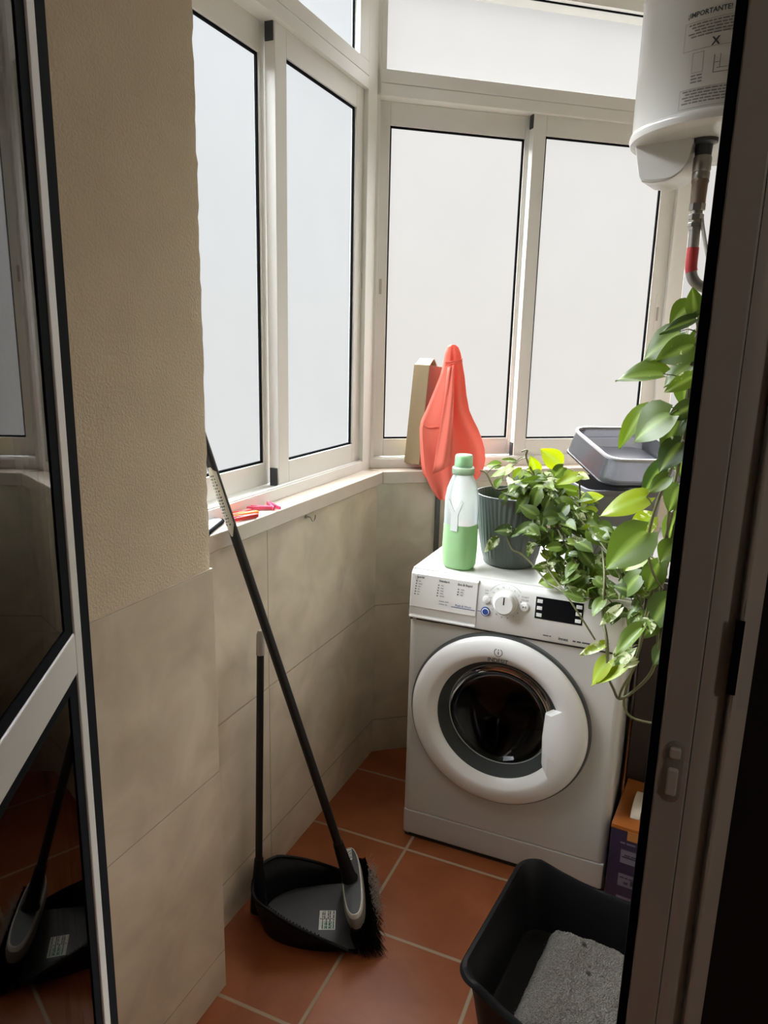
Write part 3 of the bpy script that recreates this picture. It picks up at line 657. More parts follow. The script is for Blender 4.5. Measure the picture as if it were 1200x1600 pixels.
for k in range(40):
    a, c = R(118 + 304 * k / 40), R(118 + 304 * (k + 1) / 40)
    lg.add([dm(-0.0265, 0.663)(r * math.cos(t), r * math.sin(t)) for r, t in ((0.0098, a), (0.0098, c), (0.0117, c), (0.0117, a))], [(0, 1, 2, 3)])
lg.strip(-0.0012, 0.0012, -0.0062, 0.003, dm(-0.0265, 0.663), 1); lg.strip(-0.0013, 0.0013, 0.0055, 0.0088, dm(-0.0265, 0.663), 1)
obj('logo', lg, GREYTXT, dr_, smooth=0, fix=False)
es = M(XW); es.box(0.243, 0.266, -0.0006, 0.0005, 0.664, 0.684); eo = obj('energy_sticker', es, BLACKPL, wm)
es = M(XW).lathe([(0.006, -0.0010), (0.006, -0.0006)], (0.2545, 0, 0.674), 16, axis='y'); obj('sticker_mark', es, LTXT, eo)
for x in (-0.25, 0.25):
    for y in (0.06, 0.47): obj('foot', M(XW).lathe([(0.02, 0.0), (0.02, 0.014)], (x, y, 0), 16), BLACKPL, wm)

# ------------------------------------------------------------------ detergent bottle
BX, BY, BZ = -0.572, 1.893, 0.85
bo = tag(root('detergent_bottle', (BX, BY, BZ), R(-12)), 'milky plastic bottle of green liquid detergent with green cap on the washing machine', 'bottle')
XB = Matrix.Translation((BX, BY, BZ)) @ Matrix.Rotation(R(-12), 4, 'Z')
def sup(a, hx, hy, z, e=3.2, n=40):
    P_ = []
    for k in range(n):
        t = 2 * PI * k / n; c, s_ = math.cos(t), math.sin(t)
        q = (abs(c) ** e + abs(s_) ** e) ** (-1 / e)
        P_.append((hx * q * c, hy * q * s_, z))
    return P_
prof = [(0.030, 0.026, 0.0, 2.6), (0.040, 0.035, 0.003, 2.8), (0.0445, 0.039, 0.012, 3), (0.0455, 0.040, 0.06, 3.2), (0.0440, 0.039, 0.115, 3.2), (0.0445, 0.039, 0.165, 3), (0.0445, 0.039, 0.200, 2.8), (0.041, 0.037, 0.228, 2.4), (0.033, 0.031, 0.252, 2.1), (0.0262, 0.0262, 0.266, 2), (0.0262, 0.0262, 0.272, 2)]
obj('body', M(XB).loft([sup(0, *p[:2], p[2], p[3]) for p in [(0.0438, 0.0388, 0.128, 3.2)] + prof[5:]]), BOTTLE, bo, smooth=60)
LQ = prof[:5] + [(0.0438, 0.0388, 0.1278, 3.2)]
obj('liquid', M(XB).loft([sup(0, *p[:2], p[2], p[3]) for p in LQ]), LIQUID, bo, smooth=50)
ins = M(XB)
def bf(u, v): return (u, -0.0402 - 0.0004, v)
o1 = [(-0.010, 0.112), (0.012, 0.112), (0.012, 0.158), (0.026, 0.196), (0.020, 0.200), (0.001, 0.166), (-0.018, 0.200), (-0.024, 0.196), (-0.010, 0.158)]
ins.loft([[bf(*p) for p in o1], [(u, -0.037, v) for u, v in o1]])
obj('grip_panel', ins, mat('white_grip_panel', (0.72, 0.76, 0.74), 0.4), bo, smooth=0)
obj('collar', M(XB).lathe([(0.0295, 0.266), (0.031, 0.269), (0.031, 0.284), (0.028, 0.287)], segs=32), CAPGREEN, bo, smooth=40)
obj('cap', M(XB).lathe([(0.0245, 0.286), (0.0252, 0.289), (0.0245, 0.316), (0.022, 0.320)], segs=32), CAPGREEN, bo, smooth=40)
obj('cap_spout', M(XB).lathe([(0.0165, 0.285), (0.0155, 0.312)], segs=24), mat('mid_green_plastic', (0.40, 0.76, 0.42), 0.4), bo, smooth=40)

# ------------------------------------------------------------------ potted pothos
def leaf(m, B, T, w, nrm, tone, var, rng, fold=0.18, droop=0.16):
    B = Vector(B); T = Vector(T); ax = T - B; L = ax.length; d = ax / L
    nrm = (nrm - d * nrm.dot(d)).normalized(); sd = d.cross(nrm)
    nl, nw = 9, 6; V = []; F = []; C = []
    tw = rng.uniform(-0.5, 0.5)
    for i in range(nl + 1):
        s_ = i / nl
        hw = 0.5 * w * (1.08 * math.sin(PI * min(1, s_ ** 0.62)) ** 0.85 if 0 < s_ < 1 else 0.0)
        back = 0.10 * L if i == 0 else 0
        for j in range(nw + 1):
            q = 2 * j / nw - 1
            lobe = -0.16 * L * (abs(q) ** 1.3) * max(0, 1 - s_ * 2.6)          # heart-shaped base
            h = abs(q) * hw * fold * 2 - droop * L * s_ * s_ + 0.04 * L * math.sin(3 * s_ + q * 2 + tw * 4) + tw * 0.25 * q * hw * s_
            hw2 = hw if i else 0.30 * w * 0.5
            V.append(B + d * (s_ * L + lobe) + sd * (q * hw2) + nrm * h)
            C.append((tone, var, 1.0 if j == nw // 2 else 0.0, 1))
    for i in range(nl):
        for j in range(nw):
            a = i * (nw + 1) + j; F.append((a, a + 1, a + nw + 2, a + nw + 1))
    o = len(m.v); m.add(V, F)
    m.tone += C
    return B
def leaves_from(m, st, L, rng, stems, curl=0.3):
    for bx, by, bz, tx_, ty_, tz, w, tone, var in L:
        nb = Vector((rng.uniform(-0.45, 0.45), -0.85 + rng.uniform(-0.2, 0.3), 0.62 + rng.uniform(-0.4, 0.4)))
        B = leaf(m, (bx, by, bz), (tx_, ty_, tz), w, nb, tone, var, rng, fold=rng.uniform(0.06, 0.25), droop=rng.uniform(0.02, 0.2))
        # petiole back to the nearest stem point
        best = min(stems, key=lambda q: (q - B).length)
        if (best - B).length < 0.14:
            md = (best + B) / 2 + Vector((0, 0, 0.006)); st.tube([best, md, B], [0.0017, 0.0012], 5, 3)
PCX, PCY, PCZ = -0.455, 2.006, 0.85
pt = tag(root('potted_pothos', (PCX, PCY, PCZ)), 'trailing variegated pothos in a ribbed grey-green pot on the washing machine', 'potted plant')
def ribs(a, z):
    if not 0.02 < z < 0.198: return 1.0
    return 1 + 0.011 * math.sin(46 * a + 1.4 * math.sin(5 * a + z * 22) + 2.0 * math.sin(z * 11))
pp = [(0.070, 0.0), (0.0755, 0.004), (0.078, 0.018)] + [(0.078 + 0.027 * ((z - 0.018) / 0.18) ** 0.8, z) for z in [0.018 + 0.18 * k / 14 for k in range(1, 15)]] + [(0.1065, 0.200), (0.107, 0.205), (0.103, 0.2055), (0.101, 0.195), (0.099, 0.165)]
obj('pot', M(Matrix.Translation((PCX, PCY, PCZ))).lathe(pp, segs=240, rf=ribs), POT, pt, smooth=60)
so = M(Matrix.Translation((PCX, PCY, PCZ)))
so.lathe([(0.099, 0.168), (0.07, 0.175), (0.03, 0.178), (0.0, 0.179)], segs=40, cap1=True); obj('soil', so, SOIL, pt)
VINE_LEAVES = [
    (-0.029,1.710,1.534,-0.038,1.715,1.591,0.042,0.35,0.00), (-0.035,1.730,1.553,-0.076,1.706,1.515,0.051,0.30,0.00), (-0.026,1.690,1.526,-0.092,1.669,1.495,0.028,0.05,0.00),
    (-0.054,1.710,1.499,-0.128,1.710,1.438,0.066,0.30,0.05), (-0.023,1.680,1.470,-0.094,1.670,1.438,0.059,0.25,0.00), (-0.077,1.700,1.410,-0.175,1.692,1.397,0.061,0.40,0.10),
    (-0.026,1.720,1.430,-0.078,1.704,1.388,0.058,0.40,0.05), (-0.016,1.670,1.408,-0.069,1.648,1.373,0.034,0.50,0.50), (-0.054,1.670,1.326,-0.127,1.676,1.265,0.095,0.30,0.00),
    (-0.107,1.710,1.331,-0.164,1.719,1.240,0.045,0.50,0.05), (-0.034,1.700,1.315,-0.066,1.677,1.234,0.049,0.15,0.00), (-0.008,1.700,1.348,-0.059,1.693,1.313,0.040,0.08,0.00),
    (-0.025,1.650,1.270,-0.063,1.630,1.207,0.054,0.00,0.30), (-0.052,1.700,1.220,-0.097,1.710,1.133,0.047,0.00,0.10), (-0.042,1.680,1.191,-0.081,1.672,1.153,0.035,0.40,0.20),
    (-0.084,1.690,1.140,-0.181,1.671,1.092,0.051,0.75,0.15), (-0.069,1.710,1.091,-0.112,1.711,1.040,0.052,0.70,0.50), (-0.074,1.650,1.068,-0.154,1.622,0.982,0.089,0.30,0.00),
    (-0.080,1.720,0.996,-0.117,1.694,0.961,0.053,0.60,0.20), (-0.081,1.730,0.944,-0.127,1.739,0.878,0.057,0.30,0.00), (-0.042,1.710,0.986,-0.063,1.719,0.911,0.052,0.20,0.00),
    (-0.117,1.700,0.868,-0.160,1.688,0.820,0.024,0.50,0.90), (-0.064,1.680,0.837,-0.118,1.652,0.771,0.040,0.50,0.15), (-0.140,1.690,0.778,-0.200,1.685,0.738,0.022,0.75,0.80),
    (-0.081,1.690,0.778,-0.129,1.691,0.717,0.044,0.20,1.00), (-0.067,1.680,0.754,-0.105,1.673,0.735,0.023,0.10,1.00), (-0.128,1.680,0.742,-0.169,1.689,0.663,0.045,0.80,0.10),
    (-0.093,1.670,0.733,-0.153,1.671,0.681,0.028,0.80,0.15), (-0.012,1.710,0.906,-0.050,1.702,0.819,0.065,0.15,0.00), (-0.018,1.710,1.167,-0.034,1.700,1.109,0.054,0.15,0.00),
    (-0.017,1.730,1.250,-0.023,1.731,1.185,0.054,0.10,0.00), (-0.028,1.750,1.402,-0.027,1.751,1.333,0.053,0.25,0.00), (-0.019,1.750,1.498,-0.015,1.751,1.444,0.052,0.20,0.00),
    (-0.014,1.720,1.033,-0.042,1.712,0.986,0.052,0.25,0.00), (-0.015,1.750,1.101,-0.034,1.748,1.023,0.055,0.30,0.10), (-0.030,1.730,0.857,-0.066,1.739,0.783,0.047,0.20,0.10),
    (-0.008,1.720,0.785,-0.031,1.696,0.742,0.041,0.20,0.20),
]
POT_LEAVES = [
    (-0.330,1.985,1.153,-0.377,1.964,1.191,0.051,0.95,0.10), (-0.391,1.985,1.123,-0.405,1.964,1.171,0.033,0.85,0.10), (-0.498,2.000,1.133,-0.542,2.006,1.127,0.025,0.50,0.20),
    (-0.471,1.970,1.122,-0.523,1.975,1.104,0.026,0.60,0.20), (-0.453,2.000,1.145,-0.489,1.982,1.155,0.019,0.50,0.30), (-0.268,1.948,1.130,-0.330,1.933,1.104,0.032,0.80,0.20),
    (-0.272,1.955,1.086,-0.335,1.942,1.096,0.029,0.50,0.10), (-0.271,1.948,1.133,-0.242,1.946,1.126,0.021,0.90,0.90), (-0.250,1.925,1.075,-0.198,1.914,1.089,0.030,0.90,0.05),
    (-0.333,1.948,1.110,-0.402,1.937,1.089,0.022,0.20,1.00), (-0.345,1.970,1.119,-0.392,1.960,1.120,0.022,0.30,0.90), (-0.392,1.895,1.074,-0.424,1.898,1.018,0.032,0.20,0.10),
    (-0.363,1.895,1.091,-0.376,1.890,1.037,0.036,0.30,0.10), (-0.304,1.880,1.037,-0.355,1.876,1.014,0.049,0.10,0.40), (-0.426,1.880,0.977,-0.471,1.866,0.974,0.033,0.10,0.40),
    (-0.465,1.880,0.948,-0.490,1.858,0.913,0.026,0.30,0.80), (-0.395,1.873,0.986,-0.423,1.852,0.966,0.022,0.15,0.30), (-0.367,1.873,0.952,-0.374,1.864,0.911,0.021,0.40,0.50),
    (-0.456,1.970,1.134,-0.489,1.964,1.107,0.030,0.70,0.10), (-0.425,1.955,1.130,-0.450,1.954,1.097,0.029,0.60,0.10), (-0.374,1.962,1.125,-0.414,1.969,1.106,0.029,0.60,0.20),
    (-0.316,1.970,1.146,-0.346,1.977,1.111,0.036,0.30,0.20), (-0.289,1.962,1.132,-0.311,1.956,1.110,0.032,0.70,0.20), (-0.453,1.902,1.065,-0.470,1.900,1.037,0.026,0.20,0.10),
    (-0.492,1.948,1.080,-0.475,1.944,1.109,0.024,0.40,0.10), (-0.334,1.895,1.070,-0.341,1.876,1.038,0.032,0.20,0.10), (-0.287,1.888,1.059,-0.304,1.879,1.021,0.035,0.10,0.10),
    (-0.305,1.880,0.990,-0.335,1.871,0.967,0.032,0.20,0.20), (-0.260,1.880,1.047,-0.233,1.880,1.012,0.028,0.20,0.60), (-0.285,1.872,0.959,-0.313,1.879,0.919,0.035,0.20,0.30),
    (-0.312,1.858,0.916,-0.268,1.855,0.914,0.032,0.30,0.30), (-0.235,1.835,0.924,-0.265,1.838,0.885,0.034,0.30,0.50), (-0.202,1.820,0.950,-0.169,1.812,0.920,0.030,0.30,0.60),
    (-0.221,1.775,0.859,-0.246,1.753,0.887,0.023,0.20,0.90), (-0.186,1.775,0.907,-0.153,1.762,0.891,0.026,0.50,0.60), (-0.203,1.760,0.859,-0.243,1.762,0.863,0.033,0.60,0.40),
    (-0.172,1.760,0.856,-0.191,1.741,0.842,0.030,0.00,0.00), (-0.167,1.760,0.889,-0.123,1.744,0.877,0.030,0.30,0.60),
]
VINE_STEMS = [
    [(-0.014,1.720,1.586), (-0.019,1.730,1.498), (-0.022,1.720,1.390), (-0.021,1.700,1.267), (-0.043,1.690,1.196), (-0.064,1.680,1.110), (-0.070,1.680,1.035), (-0.056,1.690,0.974), (-0.029,1.710,0.927)],
    [(-0.019,1.750,1.564), (-0.019,1.740,1.444), (-0.026,1.730,1.334), (-0.025,1.730,1.221), (-0.035,1.730,1.103), (-0.031,1.730,0.998), (-0.042,1.720,0.906), (-0.061,1.710,0.819), (-0.070,1.700,0.732), (-0.092,1.690,0.674), (-0.096,1.690,0.648)],
    [(-0.028,1.730,1.104), (-0.043,1.730,0.980), (-0.058,1.720,0.856), (-0.064,1.710,0.778), (-0.086,1.700,0.646), (-0.067,1.700,0.600), (-0.016,1.720,0.585)],
    [(-0.020,1.730,0.891), (-0.021,1.720,0.799), (-0.032,1.710,0.720), (-0.067,1.700,0.667), (-0.096,1.690,0.645), (-0.113,1.690,0.670), (-0.129,1.680,0.704)],
    [(-0.126,1.680,0.696), (-0.138,1.690,0.788), (-0.156,1.730,0.835), (-0.164,1.770,0.920), (-0.186,1.850,0.978)],
    [(-0.021,1.750,1.160), (-0.021,1.750,1.024), (-0.034,1.740,0.885), (-0.022,1.730,0.746)],
]
POT_STEMS = [
    [(-0.447,1.948,1.084), (-0.492,1.948,1.071), (-0.525,1.962,1.111), (-0.544,1.962,1.118)],
    [(-0.390,1.962,1.114), (-0.420,1.978,1.163), (-0.418,1.978,1.184), (-0.434,1.978,1.178)],
    [(-0.257,1.925,1.038), (-0.263,1.940,1.087), (-0.269,1.948,1.128)],
    [(-0.441,1.880,0.973), (-0.417,1.865,0.930), (-0.389,1.858,0.921), (-0.348,1.835,0.899), (-0.307,1.805,0.871), (-0.260,1.775,0.861), (-0.213,1.745,0.820), (-0.168,1.730,0.767)],
    [(-0.324,1.835,0.912), (-0.278,1.798,0.874), (-0.243,1.768,0.858), (-0.179,1.752,0.865)],
]

rng = random.Random(5)
fo = M(); fo.tone = []; st = M(); sp_ = []
for pl in POT_STEMS:
    st.tube(pl, [0.0032, 0.0022], 6, 4); sp_ += [Vector(q) for q in pl]
trails = [((-0.38, 1.96), (-0.30, 1.86, 1.00), (-0.22, 1.80, 0.905), (-0.175, 1.76, 0.845)), ((-0.39, 2.0), (-0.27, 1.93, 1.06), (-0.18, 1.85, 0.98), (-0.12, 1.78, 0.90)), ((-0.40, 1.96), (-0.34, 1.88, 0.99), (-0.30, 1.84, 0.92), (-0.26, 1.81, 0.872)),
          ((-0.36, 2.03), (-0.24, 1.98, 1.04), (-0.13, 1.90, 0.95), (-0.07, 1.79, 0.88)), ((-0.37, 2.0), (-0.28, 1.90, 0.97), (-0.20, 1.83, 0.89), (-0.12, 1.78, 0.83)),
          ((-0.40, 1.95), (-0.36, 1.87, 1.01), (-0.33, 1.85, 0.95), (-0.31, 1.83, 0.90)), ((-0.36, 2.04), (-0.25, 2.00, 1.02), (-0.16, 1.95, 0.93), (-0.09, 1.87, 0.88)), ((-0.38, 1.98), (-0.25, 1.88, 1.03), (-0.15, 1.78, 0.96), (-0.085, 1.745, 0.86)),
          ((-0.36, 2.0), (-0.29, 1.94, 0.99), (-0.24, 1.88, 0.92), (-0.19, 1.84, 0.875)), ((-0.37, 1.99), (-0.22, 1.87, 0.99), (-0.11, 1.76, 0.93), (-0.055, 1.72, 0.84)), ((-0.38, 1.97), (-0.33, 1.90, 1.03), (-0.27, 1.85, 0.97), (-0.23, 1.81, 0.91))]
for (rx, ry), *pts in trails:
    P_ = [Vector((PCX + (rx - PCX) * 0.5, PCY + (ry - PCY) * 0.5, 1.03)), Vector((rx, ry, 1.085))] + [Vector(q) for q in pts]
    st.tube(P_, [0.0026, 0.0016], 6, 4)
    fine = []
    for i in range(len(P_) - 1):
        for k in range(4): fine.append(P_[i].lerp(P_[i + 1], k / 4))
    fine.append(P_[-1])
    for i, q in enumerate(fine[2:]):
        for rep in range(1 if i % 2 else 2):
            L = rng.uniform(0.026, 0.058); a = rng.uniform(-PI, PI)
            d = Vector((math.cos(a) * 0.8, -0.25 + math.sin(a) * 0.35, rng.uniform(-0.75, 0.25))).normalized()
            B = q + Vector((rng.uniform(-0.022, 0.022), rng.uniform(-0.022, 0.018), rng.uniform(-0.012, 0.03)))
            T = B + d * L
            if T.z < 0.86 and T.y > 1.795: T.z = 0.862
            if B.z < 0.86 and B.y > 1.795: B.z = 0.864
            tone = rng.choice([0.1, 0.15, 0.2, 0.25, 0.3, 0.35, 0.5, 0.6]); var = rng.choice([0, 0.05, 0.1, 0.2, 0.35, 0.7])
            nb = Vector((rng.uniform(-0.6, 0.6), -0.7 + rng.uniform(-0.3, 0.4), 0.6 + rng.uniform(-0.5, 0.5)))
            leaf(fo, B, T, L * rng.uniform(0.52, 0.78), nb, tone, var, rng, fold=rng.uniform(0.05, 0.3), droop=rng.uniform(0.0, 0.25))
            st.tube([q, (q + B) / 2 + Vector((0, 0, 0.004)), B], [0.0014, 0.001], 5, 2)
    sp_ += fine
# leaves standing up over the pot mouth
for k in range(26):
    a = rng.uniform(-1.9, 1.9); r_ = rng.uniform(0.02, 0.10); L = rng.uniform(0.035, 0.06)
    B = Vector((PCX + 0.02 + r_ * math.cos(a), PCY + r_ * math.sin(a), 1.06 + rng.uniform(0.0, 0.055)))
    d = Vector((math.cos(a) * 0.9, math.sin(a) * 0.7 - 0.3, rng.uniform(-0.35, 0.25))).normalized()
    leaf(fo, B, B + d * L, L * rng.uniform(0.5, 0.72), Vector((rng.uniform(-0.4, 0.4), -0.5, 0.9)), rng.choice([0.2, 0.3, 0.45, 0.6, 0.8]), rng.choice([0, 0.1, 0.3, 0.7]), rng)
    st.tube([Vector((PCX + 0.3 * r_ * math.cos(a), PCY + 0.3 * r_ * math.sin(a), 1.02)), (B + Vector((PCX, PCY, 1.06))) / 2, B], [0.0018, 0.0012], 5, 2); sp_.append(B)
leaves_from(fo, st, POT_LEAVES, rng, sp_)
obj('foliage', fo, LEAF, pt, smooth=80, fix=False)
obj('stems', st, STEM, pt, smooth=60)

# the big-leaved vine beside the door frame
vn = tag(root('pothos_vine', (-0.02, 1.72, 1.59)), 'long pothos vine with large heart-shaped leaves trailing from the water pipe beside the door frame', 'plant')
vf = M(); vf.tone = []; vs_ = M(); vp = []
for pl in VINE_STEMS:
    vs_.tube(pl, [0.0046, 0.0028], 8, 4); vp += [Vector(q) for q in pl]
vs_.tube([VINE_STEMS[0][0], (-0.008, 1.742, 1.60), (0.0, 1.768, 1.602)], 0.004, 6, 3)
leaves_from(vf, vs_, VINE_LEAVES, rng, vp)
obj('foliage', vf, LEAF, vn, smooth=80, fix=False)
obj('stems', vs_, STEM, vn, smooth=60)

# ------------------------------------------------------------------ bins behind the plants
lb = tag(root('waste_bin', (-0.22, 2.20, 0.85)), 'dark grey plastic bin standing on the washing machine behind the pothos', 'bin')
def rrect(hx, hy, r, z, n=6):
    P_ = []
    for sx_, sy_, a0 in ((1, 1, 0), (-1, 1, 90), (-1, -1, 180), (1, -1, 270)):
        for k in range(n + 1):
            a = R(a0 + 90 * k / n); P_.append((sx_ * (hx - r) + r * math.cos(a), sy_ * (hy - r) + r * math.sin(a), z))
    return P_
BA = math.atan2(0.5, 0.866)
XL = Matrix.Translation((-0.215, 2.195, 0.85)) @ Matrix.Rotation(BA, 4, 'Z')
obj('bin_body', M(XL).loft([rrect(0.095, 0.108, 0.03, 0.0), rrect(0.098, 0.112, 0.03, 0.01), rrect(0.112, 0.128, 0.03, 0.225), rrect(0.108, 0.124, 0.028, 0.225), rrect(0.092, 0.105, 0.028, 0.02)]), BIN, lb, smooth=40)
obj('bin_rim', M(XL).loft([rrect(0.1135, 0.1295, 0.031, 0.212), rrect(0.116, 0.132, 0.031, 0.215), rrect(0.116, 0.132, 0.031, 0.228), rrect(0.109, 0.125, 0.028, 0.229), rrect(0.109, 0.125, 0.028, 0.212)], cap0=False, cap1=False), BIN, lb, smooth=40)
tb = tag(root('storage_tub', (-0.21, 2.16, 1.10)), 'smoky translucent tub tilted on top of the dark grey bin', 'tub')
A_ = Vector((-0.349, 2.28, 1.222)); u_ = Vector((0.150, -0.260, -0.055)); v_ = Vector((0.866, 0.5, 0.0)); v_.normalize()
ul = u_.length; u_ = u_ / ul; w_ = v_.cross(u_) * -1
if w_.z < 0: w_ = -w_
XT = Matrix((v_, -u_, w_)).transposed().to_4x4(); XT.translation = A_ + u_ * ul / 2 + v_ * 0.115
rings = [rrect(0.120, 0.160, 0.05, -0.070), rrect(0.127, 0.166, 0.05, -0.066), rrect(0.121, 0.160, 0.05, -0.030), rrect(0.114, 0.152, 0.048, 0.0), rrect(0.1105, 0.1485, 0.045, 0.0), rrect(0.118, 0.157, 0.048, -0.062), rrect(0.112, 0.150, 0.045, -0.066)]
obj('tub_body', M(XT).loft(rings), SMOKE, tb, smooth=40)
obj('tub_rim', M(XT).loft([rrect(0.1155, 0.1535, 0.049, -0.005), rrect(0.1175, 0.1555, 0.049, 0.0), rrect(0.1165, 0.1545, 0.049, 0.004), rrect(0.1105, 0.1485, 0.045, 0.004), rrect(0.1100, 0.148, 0.045, -0.004)], cap0=False, cap1=False), mat('pale_grey_rim', (0.33, 0.32, 0.33), 0.25), tb, smooth=40)
obj('tub_base_lip', M(XT).loft([rrect(0.126, 0.165, 0.05, -0.074), rrect(0.130, 0.169, 0.05, -0.072), rrect(0.130, 0.169, 0.05, -0.067), rrect(0.126, 0.165, 0.05, -0.065)]), BLACKPL, tb, smooth=40)
obj('tub_floor', M(XT).loft([rrect(0.112, 0.150, 0.045, -0.064), rrect(0.112, 0.150, 0.045, -0.060)]), mat('bin_liner', (0.05, 0.05, 0.058), 0.6), tb, smooth=40)

# ------------------------------------------------------------------ cardboard box on the sill, cloth over it
bx_o = C1 + D2 * 0.137 + N2 * -0.016
XC = Matrix.Translation((bx_o.x, bx_o.y, 1.0465)) @ Matrix.Rotation(math.atan2(D2.y, D2.x) + R(30), 4, 'Z')
XC = XC @ Matrix.Translation((0.10, 0, 0)) @ Matrix.Rotation(R(6.0), 4, 'Y') @ Matrix.Translation((-0.10, 0, 0.0075))
cb = tag(root('cardboard_box', (bx_o.x + 0.04, bx_o.y + 0.04, 1.046)), 'tall narrow tan cardboard box leaning on the window sill behind the coral cloth', 'box')
m = M(XC); bw, bd, bh = 0.105, 0.070, 0.335
m.box(0, bw, 0, bd, 0, bh - 0.003)
obj('carton', m, CARD, cb, bevel=0.001)
obj('shaded_side', M(XC).box(0.001, bw - 0.001, -0.0008, 0.0005, 0.001, bh - 0.004), CARD_SHADED, cb)  # darker card colour paints the shade on the side facing away from the windows
fl = M(XC)
fl.loft([[(0.002, 0.002, bh - 0.004), (0.002, bd - 0.002, bh - 0.004), (0.022, bd - 0.004, bh + 0.020), (0.022, 0.004, bh + 0.020)], [(0.0035, 0.002, bh - 0.004), (0.0035, bd - 0.002, bh - 0.004), (0.0235, bd - 0.004, bh + 0.020), (0.0235, 0.004, bh + 0.020)]])
fl.loft([[(0.024, 0.002, bh + 0.018), (0.024, bd - 0.004, bh + 0.020), (0.040, bd - 0.004, bh - 0.002), (0.040, 0.002, bh - 0.002)], [(0.0255, 0.002, bh + 0.018), (0.0255, bd - 0.004, bh + 0.020), (0.0415, bd - 0.004, bh - 0.002), (0.0415, 0.002, bh - 0.002)]])
obj('top_flap', fl, mat('pale_card', (0.62, 0.54, 0.42), 0.8), cb)

cl = M()
# the cloth hangs from the box top: rows of (height, left edge t, right edge t, forward swell)
rows = [(1.462, 0.228, 0.240, 0.008), (1.455, 0.218, 0.250, 0.014), (1.435, 0.211, 0.258, 0.024), (1.405, 0.207, 0.264, 0.030), (1.390, 0.205, 0.267, 0.032), (1.36, 0.197, 0.274, 0.034), (1.30, 0.174, 0.284, 0.040), (1.25, 0.154, 0.298, 0.046), (1.215, 0.138, 0.318, 0.050),
        (1.19, 0.134, 0.334, 0.053), (1.16, 0.135, 0.350, 0.056), (1.12, 0.138, 0.366, 0.058), (1.08, 0.142, 0.371, 0.060), (1.05, 0.147, 0.366, 0.062), (1.02, 0.157, 0.352, 0.062), (0.99, 0.172, 0.318, 0.060), (0.965, 0.188, 0.262, 0.056), (0.952, 0.200, 0.236, 0.052)]
def cloth_pt(f, s_, back=False):
    i = min(int(f), len(rows) - 2); q = f - i
    z, a, b_, sw = [rows[i][k] * (1 - q) + rows[i + 1][k] * q for k in range(4)]
    t = a + (b_ - a) * s_
    depth = 0.050 * min(1, max(0.15, (1.44 - z) * 4))
    fold = math.sin(s_ * 7.5 + 0.8 + 0.5 * math.sin(z * 9)) * 0.55 + math.sin(s_ * 15 + z * 8) * 0.35
    o = -0.040 - sw * 0.55 * math.sin(PI * (0.08 + 0.84 * s_)) - (0.020 * fold) * min(1, (1.47 - z) * 5)
    # the near flap hangs lower on the left, a pocket-like overlap
    if s_ < 0.42: o -= 0.016 * math.exp(-((s_ - 0.36) / 0.08) ** 2) * min(1, max(0, (1.42 - z) * 4))
    if s_ > 0.70: o += 0.020 * (s_ - 0.70) / 0.3 * min(1, max(0, (1.40 - z) * 4))
    if back: o = -0.022 + 0.0 * s_ if z > 1.03 else o + 0.012
    if z > 1.40 and back: o = -0.024
    return C1 + D2 * t + N2 * o + Vector((0, 0, z))
nr, nc = 70, 40
ring_rows = []
for r in range(nr + 1):
    f_ = r / nr * (len(rows) - 1)
    front = [cloth_pt(f_, c / nc) for c in range(nc + 1)]
    backp = [cloth_pt(f_, c / nc, True) for c in range(nc, -1, -1)]
    ring_rows.append(front + backp)
cl.loft(ring_rows)
ct = tag(root('cleaning_cloth', tuple(C1 + D2 * 0.23 + N2 * -0.04 + Vector((0, 0, 1.15)))), 'coral red cloth draped over the cardboard box on the window sill', 'cloth')
obj('drape', cl, CORAL, ct, smooth=70)
# overlapping front flap with a stitched hem
def flap(outline, o0, name, hem=True):
    m = M(); V = []; n = len(outline)
    F = []
    k = 14
    L_, R_ = outline
    for i in range(k + 1):
        f_ = i / k
        def at(Q):
            g_ = f_ * (len(Q) - 1); a = min(int(g_), len(Q) - 2); return [Q[a][e] + (Q[a + 1][e] - Q[a][e]) * (g_ - a) for e in (0, 1, 2)]
        l, r = at(L_), at(R_)
        for j in range(k + 1):
            s_ = j / k; t = l[0] + (r[0] - l[0]) * s_; z = l[1] + (r[1] - l[1]) * s_; o = l[2] + (r[2] - l[2]) * s_
            o -= 0.010 * math.sin(PI * s_) + 0.004 * math.sin(s_ * 9 + f_ * 4)
            V.append(C1 + D2 * t + N2 * o + Vector((0, 0, z)))
    for i in range(k):
        for j in range(k):
            a = i * (k + 1) + j; F.append((a, a + 1, a + k + 2, a + k + 1))
    m.add(V, F)
    return obj(name, m, CORAL, ct, smooth=70, solid=0.0025)
flap(([(0.210, 1.39, -0.062), (0.198, 1.30, -0.072), (0.184, 1.20, -0.084), (0.160, 1.045, -0.096)], [(0.228, 1.40, -0.064), (0.226, 1.30, -0.086), (0.224, 1.20, -0.098), (0.226, 1.085, -0.102)]), 0, 'front_fold')
hm = M(); hm.tube([cloth_pt(8.4, 0.005) + N2 * -0.002, cloth_pt(8.7, 0.06) + N2 * -0.004, cloth_pt(8.75, 0.13) + N2 * -0.004, cloth_pt(8.6, 0.22) + N2 * -0.004], 0.0022, 6, 4); obj('hem', hm, CORAL, ct, smooth=60)
kb = M()
for zz, q in ((1.405, 0.0), (1.398, 0.3)):
    kb.tube([C1 + D2 * (0.206 + 0.058 * k / 8) + N2 * (-0.046 - 0.018 * math.sin(PI * k / 8)) + Vector((0, 0, zz + 0.012 * k / 8)) for k in range(9)], 0.0026, 6)
obj('gather', kb, CORAL, ct, smooth=60)

